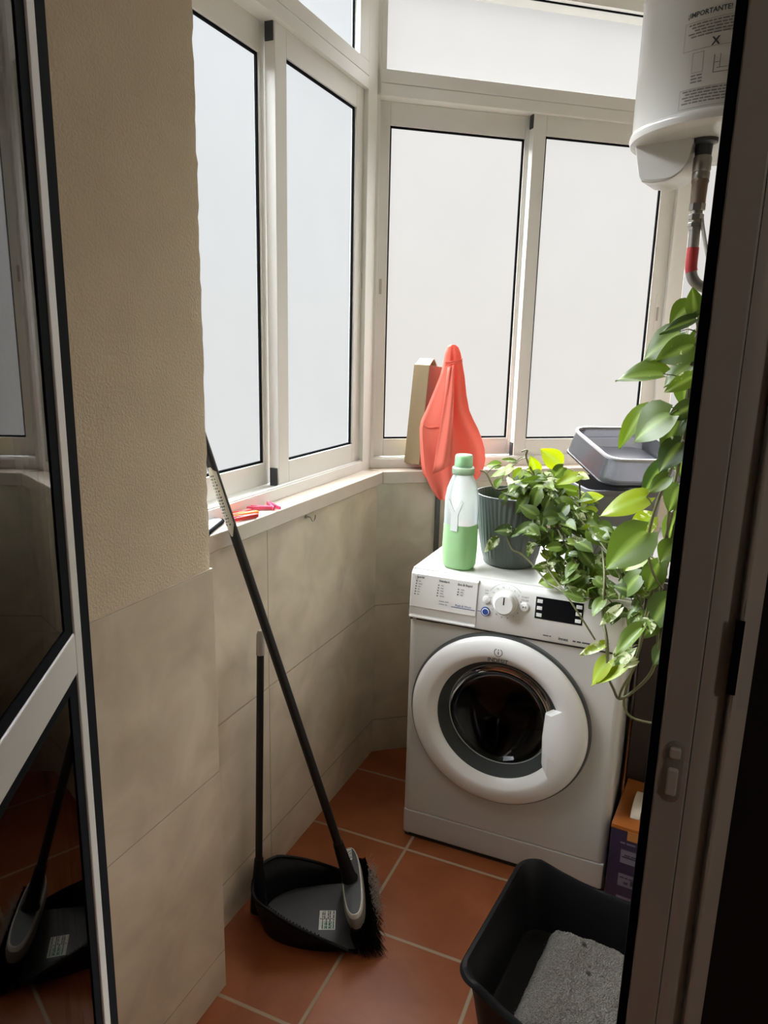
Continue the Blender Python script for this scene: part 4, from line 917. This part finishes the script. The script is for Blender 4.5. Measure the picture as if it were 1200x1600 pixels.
# ------------------------------------------------------------------ broom
HB = Vector((-0.668, 1.462, 0.0)); AB = math.atan2(0.49, 0.87)
br = tag(root('broom', tuple(HB), AB), 'long black-handled broom leaning on the window sill with its bristles on the floor', 'broom')
XH = Matrix.Translation(HB) @ Matrix.Rotation(AB, 4, 'Z')
p0 = Vector((-0.693, 1.449, 0.135)); p1 = Vector((-0.924, 1.310, 1.050)); pd = (p1 - p0) / (p1.z - p0.z)
def pole(z): return p0 + pd * (z - p0.z)
obj('pole', M().tube([pole(0.15), pole(1.36)], 0.0108, 20), BLACKPOLE, br, smooth=40)
obj('pole_socket', M().tube([pole(0.118), pole(0.13), pole(0.20), pole(0.225)], [0.022, 0.018, 0.0148, 0.0132], 20), BLACKPL, br, smooth=40)
lab = M(); dirp = pd.normalized(); q1 = dirp.cross(Vector((0.55, -0.8, 0.1))).normalized(); q2 = q1.cross(dirp).normalized()
if q2.y > 0: q2 = -q2
rows_ = []
for z in [1.035 + 0.155 * k / 12 for k in range(13)]:
    c = pole(z); wdt = 1.15 * min(1, (z - 1.035) / 0.03 + 0.15, (1.19 - z) / 0.012 + 0.25)
    rows_.append([c + (q1 * math.sin(a) + q2 * math.cos(a)) * 0.0113 for a in [(-wdt - 0.55 + 2 * wdt * k / 10) for k in range(11)]])
lab.loft(rows_, closed=False, cap0=False, cap1=False)
lo = obj('pole_label', lab, mat('silver_label', (0.33, 0.32, 0.28), 0.5), br, smooth=60)
lp = M(); rg = random.Random(2)
for k in range(17):
    z = 1.06 + 0.0068 * k
    for rep in range(3):
        a0 = -1.25 + rep * 0.45 + rg.uniform(-0.05, 0.05); a1 = a0 + rg.uniform(0.12, 0.38)
        def lm(u, v): return pole(v) + (q1 * math.sin(u) + q2 * math.cos(u)) * 0.0116
        lp.strip(a0, a1, z, z + 0.0035, lm, 3)
obj('label_print', lp, GREYTXT, lo, smooth=0, fix=False)
def stadium(hx, hy, z, n=32, e=2.6): return [(hx * math.copysign(abs(math.cos(t)) ** (2 / e), math.cos(t)), hy * math.copysign(abs(math.sin(t)) ** (2 / e), math.sin(t)), z) for t in [2 * PI * k / n for k in range(n)]]
XHT = XH @ Matrix.Translation((0, 0, 0.0)) @ Matrix.Rotation(R(-9), 4, 'Y')
obj('head_block', M(XHT).loft([stadium(0.028, 0.124, 0.078), stadium(0.029, 0.126, 0.088), stadium(0.0262, 0.1225, 0.106), stadium(0.0240, 0.1195, 0.109)]), mat('warm_grey_plastic', (0.16, 0.15, 0.135), 0.5), br, smooth=50)
obj('head_rim', M(XHT).loft([stadium(0.0262, 0.1228, 0.1065), stadium(0.0262, 0.1228, 0.1085), stadium(0.0240, 0.1200, 0.1172), stadium(0.0232, 0.1190, 0.1176)]), BROOMRIM, br, smooth=50)
obj('head_inlay', M(XHT).loft([stadium(0.0222, 0.1175, 0.1165), stadium(0.0215, 0.1165, 0.1185)]), BROOMGREY, br, smooth=30)
obj('head_lower', M(XHT).loft([stadium(0.027, 0.122, 0.070), stadium(0.0285, 0.125, 0.079)]), BLACKPL, br, smooth=30)
hl = M(XHT); hl.box(-0.013, 0.006, 0.070, 0.112, 0.1188, 0.1192); sl = obj('head_sticker', hl, PAPER, br)
hp = M(XHT); rg = random.Random(4)
for k in range(5): hp.scribble(0.073, 0.109, 0, 0.004, (lambda kk: (lambda u, v: (-0.011 + kk * 0.0034 + v, u, 0.1194)))(k), rg)
obj('sticker_print', hp, GREYTXT, sl, smooth=0, fix=False)
XP0 = (Matrix.Translation((-0.688, 1.452, 0.0)) @ Matrix.Rotation(math.atan2(0.425, 0.905), 4, 'Z')).inverted()
bs = M(XH); rng = random.Random(9)
def strand(m, a, b_, c, wd):
    a, b_, c = Vector(a), Vector(b_), Vector(c); sdv = (b_ - a).cross(Vector((0.3, 0.2, 1))).normalized() * wd
    s2_ = sdv.cross((c - a).normalized()) * 0.9
    V = []
    for p_, k in ((a, 1), (b_, 0.85), (c, 0.35)):
        for t in (0, 2.1, 4.2): V.append(p_ + (sdv * math.cos(t) + s2_ * math.sin(t)) * k)
    F = []
    for r in range(2):
        for i in range(3): j = (i + 1) % 3; F.append((3 * r + i, 3 * r + j, 3 * r + 3 + j, 3 * r + 3 + i))
    m.add(V, F)
for k in range(1500):
    y = rng.uniform(-0.120, 0.120); x = rng.uniform(-0.024, 0.026)
    ex = 0.022 + x * 1.25 + rng.uniform(-0.010, 0.012); ey = y * 1.16 + 0.020 + rng.uniform(-0.008, 0.008) - 0.018
    tipz = rng.uniform(0.003, 0.012)
    if (XP0 @ (XH @ Vector((ex, ey, 0)))).x < 0.030: tipz += 0.0105
    strand(bs, (x, y, 0.083), ((x + ex) / 2 - 0.006, (y + ey) / 2, 0.044), (ex, ey, tipz), 0.0013)
obj('bristles', bs, BRISTLE, br, smooth=0, fix=False)
df = M(XH); rng = random.Random(10)
for k in range(420):
    y = rng.gauss(0.045, 0.05); x0 = 0.036 + rng.uniform(-0.006, 0.016)
    if not -0.06 < y < 0.15: continue
    z = rng.uniform(0.012, 0.075); x0 += (0.075 - z) * 0.22 - 0.004
    d = Vector((rng.uniform(-0.3, 1), rng.uniform(-1, 1), rng.uniform(-0.7, 0.7))).normalized() * rng.uniform(0.008, 0.022)
    a = Vector((x0, y, z)); e = a + d; e.z = max(e.z, 0.004); mid_ = (a + e) / 2 + Vector((rng.uniform(-.004, .004), rng.uniform(-.004, .004), 0.003)); strand(df, a, mid_, e, 0.0007)
fl_ = obj('dust_fluff', df, DUST, br, smooth=0, fix=False); fl_['kind'] = 'stuff'

# ------------------------------------------------------------------ dustpan
HP = Vector((-0.688, 1.452, 0.0)); AP = math.atan2(0.425, 0.905)
du_ = tag(root('dustpan', tuple(HP), AP), 'black long-handled dustpan standing on the floor tiles against the beige wall', 'dustpan')
XP = Matrix.Translation(HP) @ Matrix.Rotation(AP, 4, 'Z')
n = 40
base = []; rim = []; mid1 = []
for k in range(n + 1):
    th_ = -PI / 2 + PI * k / n
    s_, c_ = math.sin(th_), math.cos(th_)
    y = math.copysign(abs(s_) ** 0.75, s_); x = -(max(c_, 0) ** 0.85)
    dep = -x
    hgt = 0.016 + 0.088 * min(1, dep * 1.25) ** 0.9
    base.append((0.010 + 0.232 * x, 0.115 * y, 0.005)); mid1.append((0.006 + 0.240 * x, 0.122 * y, 0.005 + hgt * 0.4)); rim.append((-0.002 + 0.246 * x, 0.130 * y, 0.005 + hgt))
m = M(XP)
m.add(base + mid1 + rim, [(i, i + 1, n + 2 + i, n + 1 + i) for i in range(n)] + [(n + 1 + i, n + 2 + i, 2 * n + 3 + i, 2 * n + 2 + i) for i in range(n)] + [tuple(range(n, -1, -1))])
obj('pan', m, BLACKPL, du_, smooth=50, solid=0.004)
obj('pan_floor', M(XP).prism([(p[0] * 0.985 + 0.012 * (abs(p[1]) > 0.1), p[1] * 0.97) for p in base], 0.0072, 0.0092), mat('worn_black_plastic', (0.042, 0.044, 0.048), 0.42, var=0.2, scale=30), du_, smooth=0)
obj('pan_lip', M(XP).loft([[(0.010, -0.118, 0.004), (0.022, -0.120, 0.001), (0.022, -0.120, 0.0025), (0.010, -0.118, 0.009)], [(0.010, 0.118, 0.004), (0.022, 0.120, 0.001), (0.022, 0.120, 0.0025), (0.010, 0.118, 0.009)]]), RUBBER, du_, smooth=0)
obj('pan_rim', M(XP).tube(rim, 0.0042, 8), BLACKPL, du_, smooth=50)
te = M(XP)
for k in range(3, 15):
    for w in (0, 0.5):
        i = k; a = Vector(rim[i]).lerp(Vector(rim[i + 1]), w)
        te.box(-0.0016, 0.0016, -0.006, 0.003, 0, 0.007, rot=None) if False else te.add([a + Vector(q) for q in ((-0.0018, 0.004, 0.002), (0.0018, 0.004, 0.002), (0, 0.002, 0.0095), (-0.0018, 0.010, 0.0), (0.0018, 0.010, 0.0))], [(0, 1, 2), (0, 2, 3), (1, 4, 2), (3, 2, 4), (0, 3, 4, 1)])
obj('comb_teeth', te, BLACKPL, du_, smooth=0)
stk = M(XP); stk.box(-0.078, -0.036, -0.052, 0.012, 0.0093, 0.0098); so_ = obj('price_sticker', stk, PAPER, du_)
spn = M(XP); rg = random.Random(6)
for k in range(8): spn.scribble(-0.018 - 0.03 * (k % 2), 0.010 - 0.024 * (k % 3 == 0), 0, 0.0042, (lambda kk: (lambda u, v: (-0.075 + kk * 0.0047 + v, u, 0.0100)))(k), rg)
obj('sticker_print', spn, GREYTXT, so_, smooth=0, fix=False)
spn = M(XP)
for k in range(6): spn.scribble(-0.050, -0.024, 0, 0.0042, (lambda kk: (lambda u, v: (-0.070 + kk * 0.0055 + v, u, 0.0100)))(k), rg)
obj('green_sticker_print', spn, GREENP, so_, smooth=0, fix=False)
hb0 = XP @ Vector((-0.237, 0.012, 0.045)); ht = Vector((-0.921, 1.412, 0.770))
obj('handle_socket', M().tube([hb0 + Vector((0, 0, -0.03)), hb0, hb0 + (ht - hb0) * 0.10, hb0 + (ht - hb0) * 0.16], [0.022, 0.021, 0.015, 0.0115], 16), BLACKPL, du_, smooth=40)
obj('handle', M().tube([hb0 + (ht - hb0) * 0.03, hb0 + (ht - hb0) * 0.93], 0.0092, 16), BLACKPOLE, du_, smooth=40)
hc = obj('handle_cap', M().tube([hb0 + (ht - hb0) * 0.915, hb0 + (ht - hb0) * 0.985, ht], [0.0108, 0.0104, 0.007], 16), GREYCAP, du_, smooth=40)

# ------------------------------------------------------------------ litter tray and litter
TC = Vector((-0.074, 1.413, 0.0)); AT = R(-6.5)
XTt = Matrix.Translation(TC) @ Matrix.Rotation(AT, 4, 'Z')
ty_ = tag(root('litter_tray', tuple(TC), AT), 'black plastic cat litter tray on the floor in front of the washing machine', 'litter tray')
def tring(hx, hy, r, zf, n=10):
    P_ = []
    for sx_, sy_, a0 in ((1, 1, 0), (-1, 1, 90), (-1, -1, 180), (1, -1, 270)):
        for k in range(n + 1):
            a = R(a0 + 90 * k / n); P_.append((sx_ * (hx - r) + r * math.cos(a), sy_ * (hy - r) + r * math.sin(a)))
        # points along the side that follows
        nx = {(1, 1): (-1, 1), (-1, 1): (-1, -1), (-1, -1): (1, -1), (1, -1): (1, 1)}[(sx_, sy_)]
        e0 = Vector(P_[-1]); a = R(a0 + 90)
        e1 = Vector((nx[0] * (hx - r) + r * math.cos(a), nx[1] * (hy - r) + r * math.sin(a)))
        for k in range(1, 8): q = e0.lerp(e1, k / 8); P_.append((q.x, q.y))
    return [(x, y, zf(x / hx, y / hy)) for x, y in P_]
def rimz(x, y):
    c = min(1, abs(x)) ** 2.2
    return 0.150 + 0.050 * c if abs(y) > 0.75 else 0.198 + 0.004 * (abs(y) > 0.7)
def rimz(x, y):
    ex = (0.060 if y < 0 else 0.026) * (1 - min(1, abs(x) / 0.80) ** 2)                        # the long sides dip in the middle
    k_ = max(0, min(1, (abs(y) - 0.70) / 0.2))
    return 0.176 - ex * k_
Z = lambda z: (lambda x, y: z)
fr_ = lambda f_, d=0: (lambda x, y: 0.01 + (rimz(x, y) - 0.01) * f_ + d)
rings = [tring(0.198, 0.178, 0.05, Z(0.0)), tring(0.205, 0.184, 0.05, Z(0.004)), tring(0.218, 0.197, 0.05, fr_(0.55)), tring(0.228, 0.208, 0.05, fr_(0.93)), tring(0.239, 0.219, 0.055, fr_(0.95)), tring(0.243, 0.224, 0.055, fr_(0.985)), tring(0.239, 0.219, 0.055, fr_(1.0, 0.004)), tring(0.231, 0.211, 0.05, fr_(1.0, 0.004)),
         tring(0.225, 0.204, 0.05, fr_(0.97)), tring(0.214, 0.193, 0.05, fr_(0.55)), tring(0.202, 0.181, 0.048, Z(0.010)), tring(0.194, 0.173, 0.046, Z(0.005))]
obj('tray', M(XTt).loft(rings), BLACKPL, ty_, smooth=45)
lt_ = tag(root('cat_litter', tuple(TC + Vector((0, 0, 0.01))), AT), 'grey granular cat litter heaped in the black tray', 'cat litter')
lt_['kind'] = 'stuff'
m = M(XTt); rng = random.Random(12); nx_, ny_ = 180, 160; V = []; F = []
from mathutils import noise
ok = {}
for j in range(ny_ + 1):
    for i in range(nx_ + 1):
        x = -0.165 + 0.360 * i / nx_; y = -0.160 + 0.335 * j / ny_
        e = 1 - max(0, ((x - 0.03) / 0.168)) ** 6 if x > 0.03 else 1 - (abs(x - 0.03) / 0.172) ** 4
        e2 = 1 - (abs(y - 0.007) / 0.169) ** 7
        e0 = min(e, e2)
        h = 0.050 * (1 - (1 - min(1, e0)) ** 1.8) if e0 > 0 else -0.02
        h += 0.016 * (noise.noise(Vector((x * 9, y * 9, 0.3)))) + rng.uniform(-0.0021, 0.0021) + 0.006 * noise.noise(Vector((x * 40, y * 40, 2)))
        V.append((x, y, max(0.006, 0.012 + h)))
for j in range(ny_):
    for i in range(nx_):
        a = j * (nx_ + 1) + i
        q = (a, a + 1, a + nx_ + 2, a + nx_ + 1)
        if all(V[k][2] <= 0.0065 for k in q): continue
        F.append(q)
m.add(V, F)
rs = random.Random(13)
for k in range(1600):
    x = rs.uniform(-0.15, 0.185); y = rs.uniform(-0.140, 0.148)
    i = int((x + 0.165) / 0.36 * nx_); j = int((y + 0.160) / 0.335 * ny_); z = V[j * (nx_ + 1) + i][2]
    if z < 0.0066 and rs.random() < 0.75: continue
    r_ = rs.uniform(0.0010, 0.0022)
    m.add([(x + r_, y, z), (x - r_, y, z), (x, y + r_, z), (x, y - r_, z), (x, y, z + r_), (x, y, z - r_)], [(0, 2, 4), (2, 1, 4), (1, 3, 4), (3, 0, 4), (2, 0, 5), (1, 2, 5), (3, 1, 5), (0, 3, 5)])
obj('granules', m, LITTER, lt_, smooth=0)
cm_ = M(XTt)
for x, y, r_ in ((0.118, -0.075, 0.016), (0.128, -0.092, 0.013), (0.035, -0.098, 0.008), (0.048, -0.118, 0.007), (0.052, -0.085, 0.005), (-0.02, 0.055, 0.006), (0.012, 0.060, 0.004), (-0.05, 0.125, 0.006)):
    i = int((x + 0.165) / 0.36 * nx_); j = int((y + 0.160) / 0.335 * ny_); z = V[j * (nx_ + 1) + i][2]
    cm_.lathe([(0.0, -0.2 * r_), (0.8 * r_, -0.1 * r_), (r_, 0.2 * r_), (0.6 * r_, 0.55 * r_), (0, 0.65 * r_)], (x, y, z), 9, rf=lambda a, zz: 1 + 0.3 * math.sin(3 * a + x * 90) + 0.15 * math.sin(7 * a))
obj('clumps', cm_, CLUMP, lt_, smooth=60)

# ------------------------------------------------------------------ dark block added for the shade in the gap beside the washing machine
cbn = tag(root('shade_block', (0.09, 2.33, 0)), 'dark block added as shade in the gap between the washing machine and the side wall', 'cabinet')
CBM = mat('shade_block_brown', (0.035, 0.024, 0.019), 0.6)
obj('block_body', M().box(-0.078, RW - 0.004, 2.075, 2.70, 0.0, 0.845), CBM, cbn, bevel=0.003)
for xa, xb in ((-0.075, 0.094), (0.098, RW - 0.007)): obj('door', M().box(xa, xb, 2.058, 2.075, 0.03, 0.835), CBM, cbn, bevel=0.002)  # front boards of the added shade block

# ------------------------------------------------------------------ orange and purple carton
KC = Vector((-0.088, 1.800, 0.0)); AK = R(-5)
XK = Matrix.Translation(KC) @ Matrix.Rotation(AK, 4, 'Z')
kc = tag(root('detergent_carton', tuple(KC), AK), 'orange and purple carton with a white carry handle on the floor beside the washing machine', 'carton')
kw, kd, kh = 0.22, 0.235, 0.237
obj('box_body', M(XK).box(0, kw, 0, kd, 0.0, kh - 0.004), PURPLE, kc, bevel=0.0015)
ld = obj('lid', M(XK).box(-0.001, kw + 0.001, -0.001, kd + 0.001, kh - 0.012, kh), ORANGE, kc, bevel=0.0012)
obj('lid_tab', M(XK).box(0.042, 0.110, -0.0022, -0.0006, kh - 0.036, kh - 0.010), mat('amber_tab', (0.42, 0.17, 0.045), 0.5), kc)
obj('carry_handle', M(XK).loft([[(0.038, 0.045 + 0.12 * k / 16, kh + 0.001 + 0.026 * math.sin(PI * k / 16) ** 0.5), (0.062, 0.045 + 0.12 * k / 16, kh + 0.001 + 0.026 * math.sin(PI * k / 16) ** 0.5), (0.062, 0.045 + 0.12 * k / 16, kh + 0.004 + 0.026 * math.sin(PI * k / 16) ** 0.5), (0.038, 0.045 + 0.12 * k / 16, kh + 0.004 + 0.026 * math.sin(PI * k / 16) ** 0.5)] for k in range(17)]), OFFWHITE, kc, smooth=40)
kp = M(XK); rg = random.Random(21)
fk = lambda u, v: (u, -0.0012, v)
kp.scribble(0.026, 0.16, 0.187, 0.008, fk, rg)
for z0, z1 in ((0.130, 0.170), (0.060, 0.098), (0.012, 0.030)): kp.strip(0.030, 0.17, z0, z1, fk, 1)
pk = obj('front_print', kp, LILAC, kc, smooth=0, fix=False)
kp = M(XK); fk2 = lambda u, v: (u, -0.0016, v)
kp.strip(0.034, 0.15, 0.147, 0.151, fk2, 1); kp.scribble(0.040, 0.12, 0.153, 0.006, fk2, rg)
obj('dark_print', kp, PURPLE, pk, smooth=0, fix=False); kp = M(XK)
for x in (0.045, 0.062, 0.078): kp.strip(x, x + 0.011, 0.068, 0.068 + rg.uniform(0.006, 0.018), fk2, 1)
kp.scribble(0.034, 0.12, 0.085, 0.006, fk2, rg)
obj('dark_print', kp, PURPLE, pk, smooth=0, fix=False)

# ------------------------------------------------------------------ water heater
HX, HY, HZ = 0.0, 1.83, 1.90
he = tag(root('water_heater', (HX, HY, HZ)), 'white cylindrical electric water heater hung on the wall above the washing machine', 'water heater')
XHe = Matrix.Translation((HX, HY, 0))
obj('tank', M(XHe).lathe([(0.199, 1.908), (0.2, 1.914), (0.2, 2.56), (0.19, 2.59), (0.12, 2.605)], segs=96), HEATERW, he, smooth=40)
obj('bottom_cap', M(XHe).lathe([(0.199, 1.913), (0.2035, 1.910), (0.2055, 1.902), (0.202, 1.893), (0.190, 1.889), (0.160, 1.890), (0.0, 1.894)], segs=96), HEATERW, he, smooth=50)
obj('wall_bracket', M().box(0.15, RW, 1.74, 1.92, 2.15, 2.35), HEATERW, he, bevel=0.004)
# thermostat housing under the near rim, rounded below
XG = Matrix.Translation((-0.114, 1.775, 1.894)) @ Matrix.Rotation(R(-14), 4, 'Z')
prof = [(-0.078, 0.012), (-0.070, -0.030), (-0.062, -0.066), (-0.055, -0.078), (-0.035, -0.082), (-0.010, -0.082)] + [(-0.010 + 0.052 * math.sin(R(a)), -0.030 - 0.052 * math.cos(R(a))) for a in (15, 30, 45, 60, 75, 90)] + [(0.046, -0.010), (0.046, 0.012)]
obj('thermostat_housing', M(XG).loft([[(u, -0.006 + 0.9 * 0, v) for u, v in prof], [(u, 0.0, v) for u, v in prof], [(u * 1.02 - 0.002, 0.09, v) for u, v in prof], [(u * 0.9, 0.12, v * 0.8) for u, v in prof]]), HEATERW, he, smooth=35, bevel=0.003)
gp = M(XG); gp.loft([[(u * 0.965 + 0.003, -0.0068, 0.002 + v * 0.965) for u, v in prof[1:-1]], [(u * 0.965 + 0.003, -0.0062, 0.002 + v * 0.965) for u, v in prof[1:-1]]]); obj('housing_cover', gp, HEATERW, he, smooth=0)
def hm_(ang0, z0, Rr=0.2006): return lambda u, v: (HX + Rr * math.cos(R(ang0) + u / Rr), HY + Rr * math.sin(R(ang0) + u / Rr), z0 + v)
ht_ = M(); rg = random.Random(31)
ht_.text('¡IMPORTANTE! / IMPORTANT!', 0.0122, hm_(-119.5, 2.0745), bold=True)
obj('cross_mark', M().text('X', 0.020, hm_(-105.0, 2.019), bold=True), GREYTXT, he, smooth=0, fix=False)
obj('warning_print', ht_, GREYTXT, he, smooth=0, fix=False)
hs_ = M()
for k in range(5): hs_.scribble(0.006 + 0.006 * (k % 3), 0.135, 2.060 - 0.0052 * k - 2.0, 0.0040, hm_(-120, 2.0), rg)
SMP = mat('mid_grey_print', (0.20, 0.185, 0.16), 0.7); obj('small_print', hs_, SMP, he, smooth=0, fix=False); hs_ = M()
for k in range(5): hs_.scribble(0.004 + 0.006 * (k % 2), 0.135, 1.945 - 0.0052 * k - 2.0, 0.0040, hm_(-119.5, 2.0), rg)
obj('small_print', hs_, SMP, he, smooth=0, fix=False); hs_ = M()
for k in range(3): hs_.scribble(0.0, 0.022, 1.971 - 0.0056 * k - 2.0, 0.0042, hm_(-114.5, 2.0), rg)
obj('small_print', hs_, SMP, he, smooth=0, fix=False)
def frame_lines(m, a0, u0, u1, v0, v1, w=0.0007):
    f_ = hm_(a0, 0); m.strip(u0, u1, v0, v0 + w, f_, 14); m.strip(u0, u1, v1 - w, v1, f_, 14); m.strip(u0, u0 + w, v0, v1, f_, 1); m.strip(u1 - w, u1, v0, v1, f_, 1)
hl_ = M()
frame_lines(hl_, -120.5, 0, 0.142, 2.017, 2.066); frame_lines(hl_, -120, 0, 0.142, 1.916, 1.950); frame_lines(hl_, -114.6, 0, 0.0215, 1.977, 2.012)
f_ = hm_(-103, 0)
hl_.strip(0, 0.0016, 1.971, 2.002, f_, 1); hl_.strip(0, 0.045, 1.971, 1.9722, f_, 6); hl_.strip(0.011, 0.0122, 1.978, 2.002, f_, 1); hl_.strip(0.002, 0.011, 1.988, 1.989, f_, 2); hl_.strip(0.006, 0.045, 1.978, 1.979, f_, 6)
obj('outline_print', hl_, mat('brown_grey_print', (0.22, 0.205, 0.18), 0.7), he, smooth=0, fix=False)
# hot water outlet and hose
def vt(name, prof, xy, m_, segs=24):
    return obj(name, M().lathe(prof, (xy[0], xy[1], 0), segs), m_, he, smooth=40)
PXY = (-0.049, 1.785)
vt('outlet_collar', [(0.0265, 1.897), (0.0272, 1.894), (0.0272, 1.885), (0.0175, 1.881), (0.0160, 1.850)], PXY, CAPBLK)
vt('dielectric_nut', [(0.0165, 1.860), (0.0185, 1.856), (0.0185, 1.832), (0.0170, 1.829), (0.0180, 1.827), (0.0180, 1.816), (0.0160, 1.812)], (PXY[0] + 0.0, PXY[1]), STEEL)
vt('reducer', [(0.0172, 1.814), (0.0180, 1.810), (0.0165, 1.805), (0.0155, 1.768), (0.0150, 1.765)], PXY, BRASS)
hx_ = M()
for z0, z1, r_ in ((1.752, 1.767, 0.0165), (1.733, 1.745, 0.0155), (1.719, 1.728, 0.0150)): hx_.lathe([(r_ - 0.001, z0), (r_, z0 + 0.001), (r_, z1 - 0.001), (r_ - 0.001, z1)], (PXY[0], PXY[1], 0), 6)
hx_.lathe([(0.0126, 1.712), (0.0126, 1.768)], (PXY[0], PXY[1], 0), 20)
obj('hose_nut', hx_, STEEL, he, smooth=30)
hp_ = [(PXY[0], PXY[1], 1.722), (PXY[0] + 0.001, PXY[1], 1.677), (PXY[0] + 0.001, PXY[1], 1.640), (PXY[0] + 0.008, PXY[1] - 0.001, 1.612), (PXY[0] + 0.028, PXY[1] - 0.004, 1.596), (PXY[0] + 0.06, PXY[1] - 0.008, 1.594), (0.12, 1.78, 1.62), (RW + 0.002, 1.79, 1.65)]
obj('steel_hose', M().tube(hp_, 0.0118, 16, 6), STEEL, he, smooth=60)
obj('red_tape', M().tube([hp_[1], hp_[2], (PXY[0] + 0.0035, PXY[1], 1.627)], [0.0126, 0.0126, 0.0126], 20, 4), mat('red_tape', (0.42, 0.03, 0.03), 0.45), he, smooth=50)
obj('bleed_tube', M().tube([(PXY[0] + 0.012, PXY[1] - 0.004, 1.735), (PXY[0] + 0.017, PXY[1] - 0.006, 1.712), (PXY[0] + 0.038, PXY[1] - 0.01, 1.64), (PXY[0] + 0.07, PXY[1] - 0.01, 1.58), (0.10, 1.78, 1.40)], 0.0042, 10, 4), mat('clear_grey_tube', (0.55, 0.54, 0.51), 0.3), he, smooth=60)
obj('drain_boss', M(XHe).lathe([(0.022, 1.845), (0.025, 1.850), (0.025, 1.893)], (0.056, -0.045, 0), 20), HEATERW, he, smooth=40)
obj('power_cord', M().tube([(-0.135, 1.985, 2.12), (-0.149, 1.969, 2.05), (-0.150, 1.968, 1.97), (-0.140, 1.975, 1.915)], 0.0035, 8, 4), RUBBER, he, smooth=60)

# ------------------------------------------------------------------ small things on the sill
def peg(loc, rz, m_, label, tilt=0):
    p = tag(root('clothes_peg', loc, rz), label, 'clothes peg', 'clothes pegs on the window sill')
    X = Matrix.Translation(loc) @ Matrix.Rotation(rz, 4, 'Z') @ Matrix.Rotation(tilt, 4, 'X')
    for sgn in (1, -1):
        pr = [(-0.036, sgn * 0.0072), (-0.012, sgn * 0.0034), (0.006, sgn * 0.0012), (0.030, sgn * 0.0010), (0.036, sgn * 0.0030), (0.034, sgn * 0.0052), (0.010, sgn * 0.0062), (-0.010, sgn * 0.0085), (-0.036, sgn * 0.0105)]
        obj('jaw', M(X).prism(pr, 0.0008, 0.0095), m_, p, smooth=30, bevel=0.0006)
    obj('spring', M(X).tube([(-0.006 + 0.0042 * math.cos(a), 0.0042 * math.sin(a), 0.0012 + 0.0075 * a / (6 * PI)) for a in [k * PI / 5 for k in range(31)]], 0.0007, 6), STEEL, p, smooth=60)
    return p
PR = mat('red_peg_plastic', (0.72, 0.04, 0.035), 0.4); PO = mat('orange_peg_plastic', (0.90, 0.27, 0.03), 0.4); PPk = mat('pink_peg_plastic', (0.75, 0.08, 0.17), 0.4)
def onsill(x, y): return (x, y, ST + 0.0008)
peg(onsill(-0.957, 1.408), R(66), PR, 'red clothes peg nearest the sill edge beside the broom pole')
peg(onsill(-0.975, 1.436), R(62), PO, 'orange clothes peg lying between two red pegs on the sill')
peg(onsill(-0.993, 1.440), R(80), PR, 'red clothes peg behind the orange peg on the sill')
peg(onsill(-0.984, 1.512), R(28), PPk, 'pink clothes peg lying past the tip of the orange peg')
peg(onsill(-0.968, 1.548), R(140), PPk, 'pink clothes peg lying apart at the far end of the pegs')
XS = Matrix.Translation((-0.985, 1.290, ST + 0.0008)) @ Matrix.Rotation(R(19), 4, 'Z')
sm = tag(root('squeegee', (-0.985, 1.290, ST + 0.0008), R(19)), 'small pale blue-grey slab with a black rubber edge on the sill beside the pier', 'squeegee')
obj('blade', M(XS).loft([rrect(0.0265, 0.070, 0.012, 0.0), rrect(0.028, 0.0715, 0.013, 0.002), rrect(0.028, 0.0715, 0.013, 0.006), rrect(0.0265, 0.070, 0.012, 0.008)]), RUBBER, sm, smooth=40)
obj('face', M(XS).loft([rrect(0.0225, 0.066, 0.010, 0.0078), rrect(0.0215, 0.065, 0.010, 0.0088)]), mat('pale_blue_grey', (0.52, 0.55, 0.62), 0.35), sm, smooth=40)
hk = tag(root('wall_hook', (-A0, 1.715, 0.985)), 'small metal hook on the tiled wall below the window sill', 'hook')
obj('hook_plate', M().lathe([(0.0, -0.0002), (0.005, 0.0), (0.005, 0.003), (0.0, 0.0045)], (-A0, 1.707, 0.990), 14, axis='x'), STEEL, hk, smooth=40)
obj('hook_wire', M().tube([(-A0 + 0.002, 1.707, 0.990), (-A0 + 0.014, 1.709, 0.988), (-A0 + 0.017, 1.712, 0.979), (-A0 + 0.017, 1.722, 0.976), (-A0 + 0.017, 1.730, 0.982), (-A0 + 0.017, 1.731, 0.991)], 0.0016, 8, 4), STEEL, hk, smooth=60)
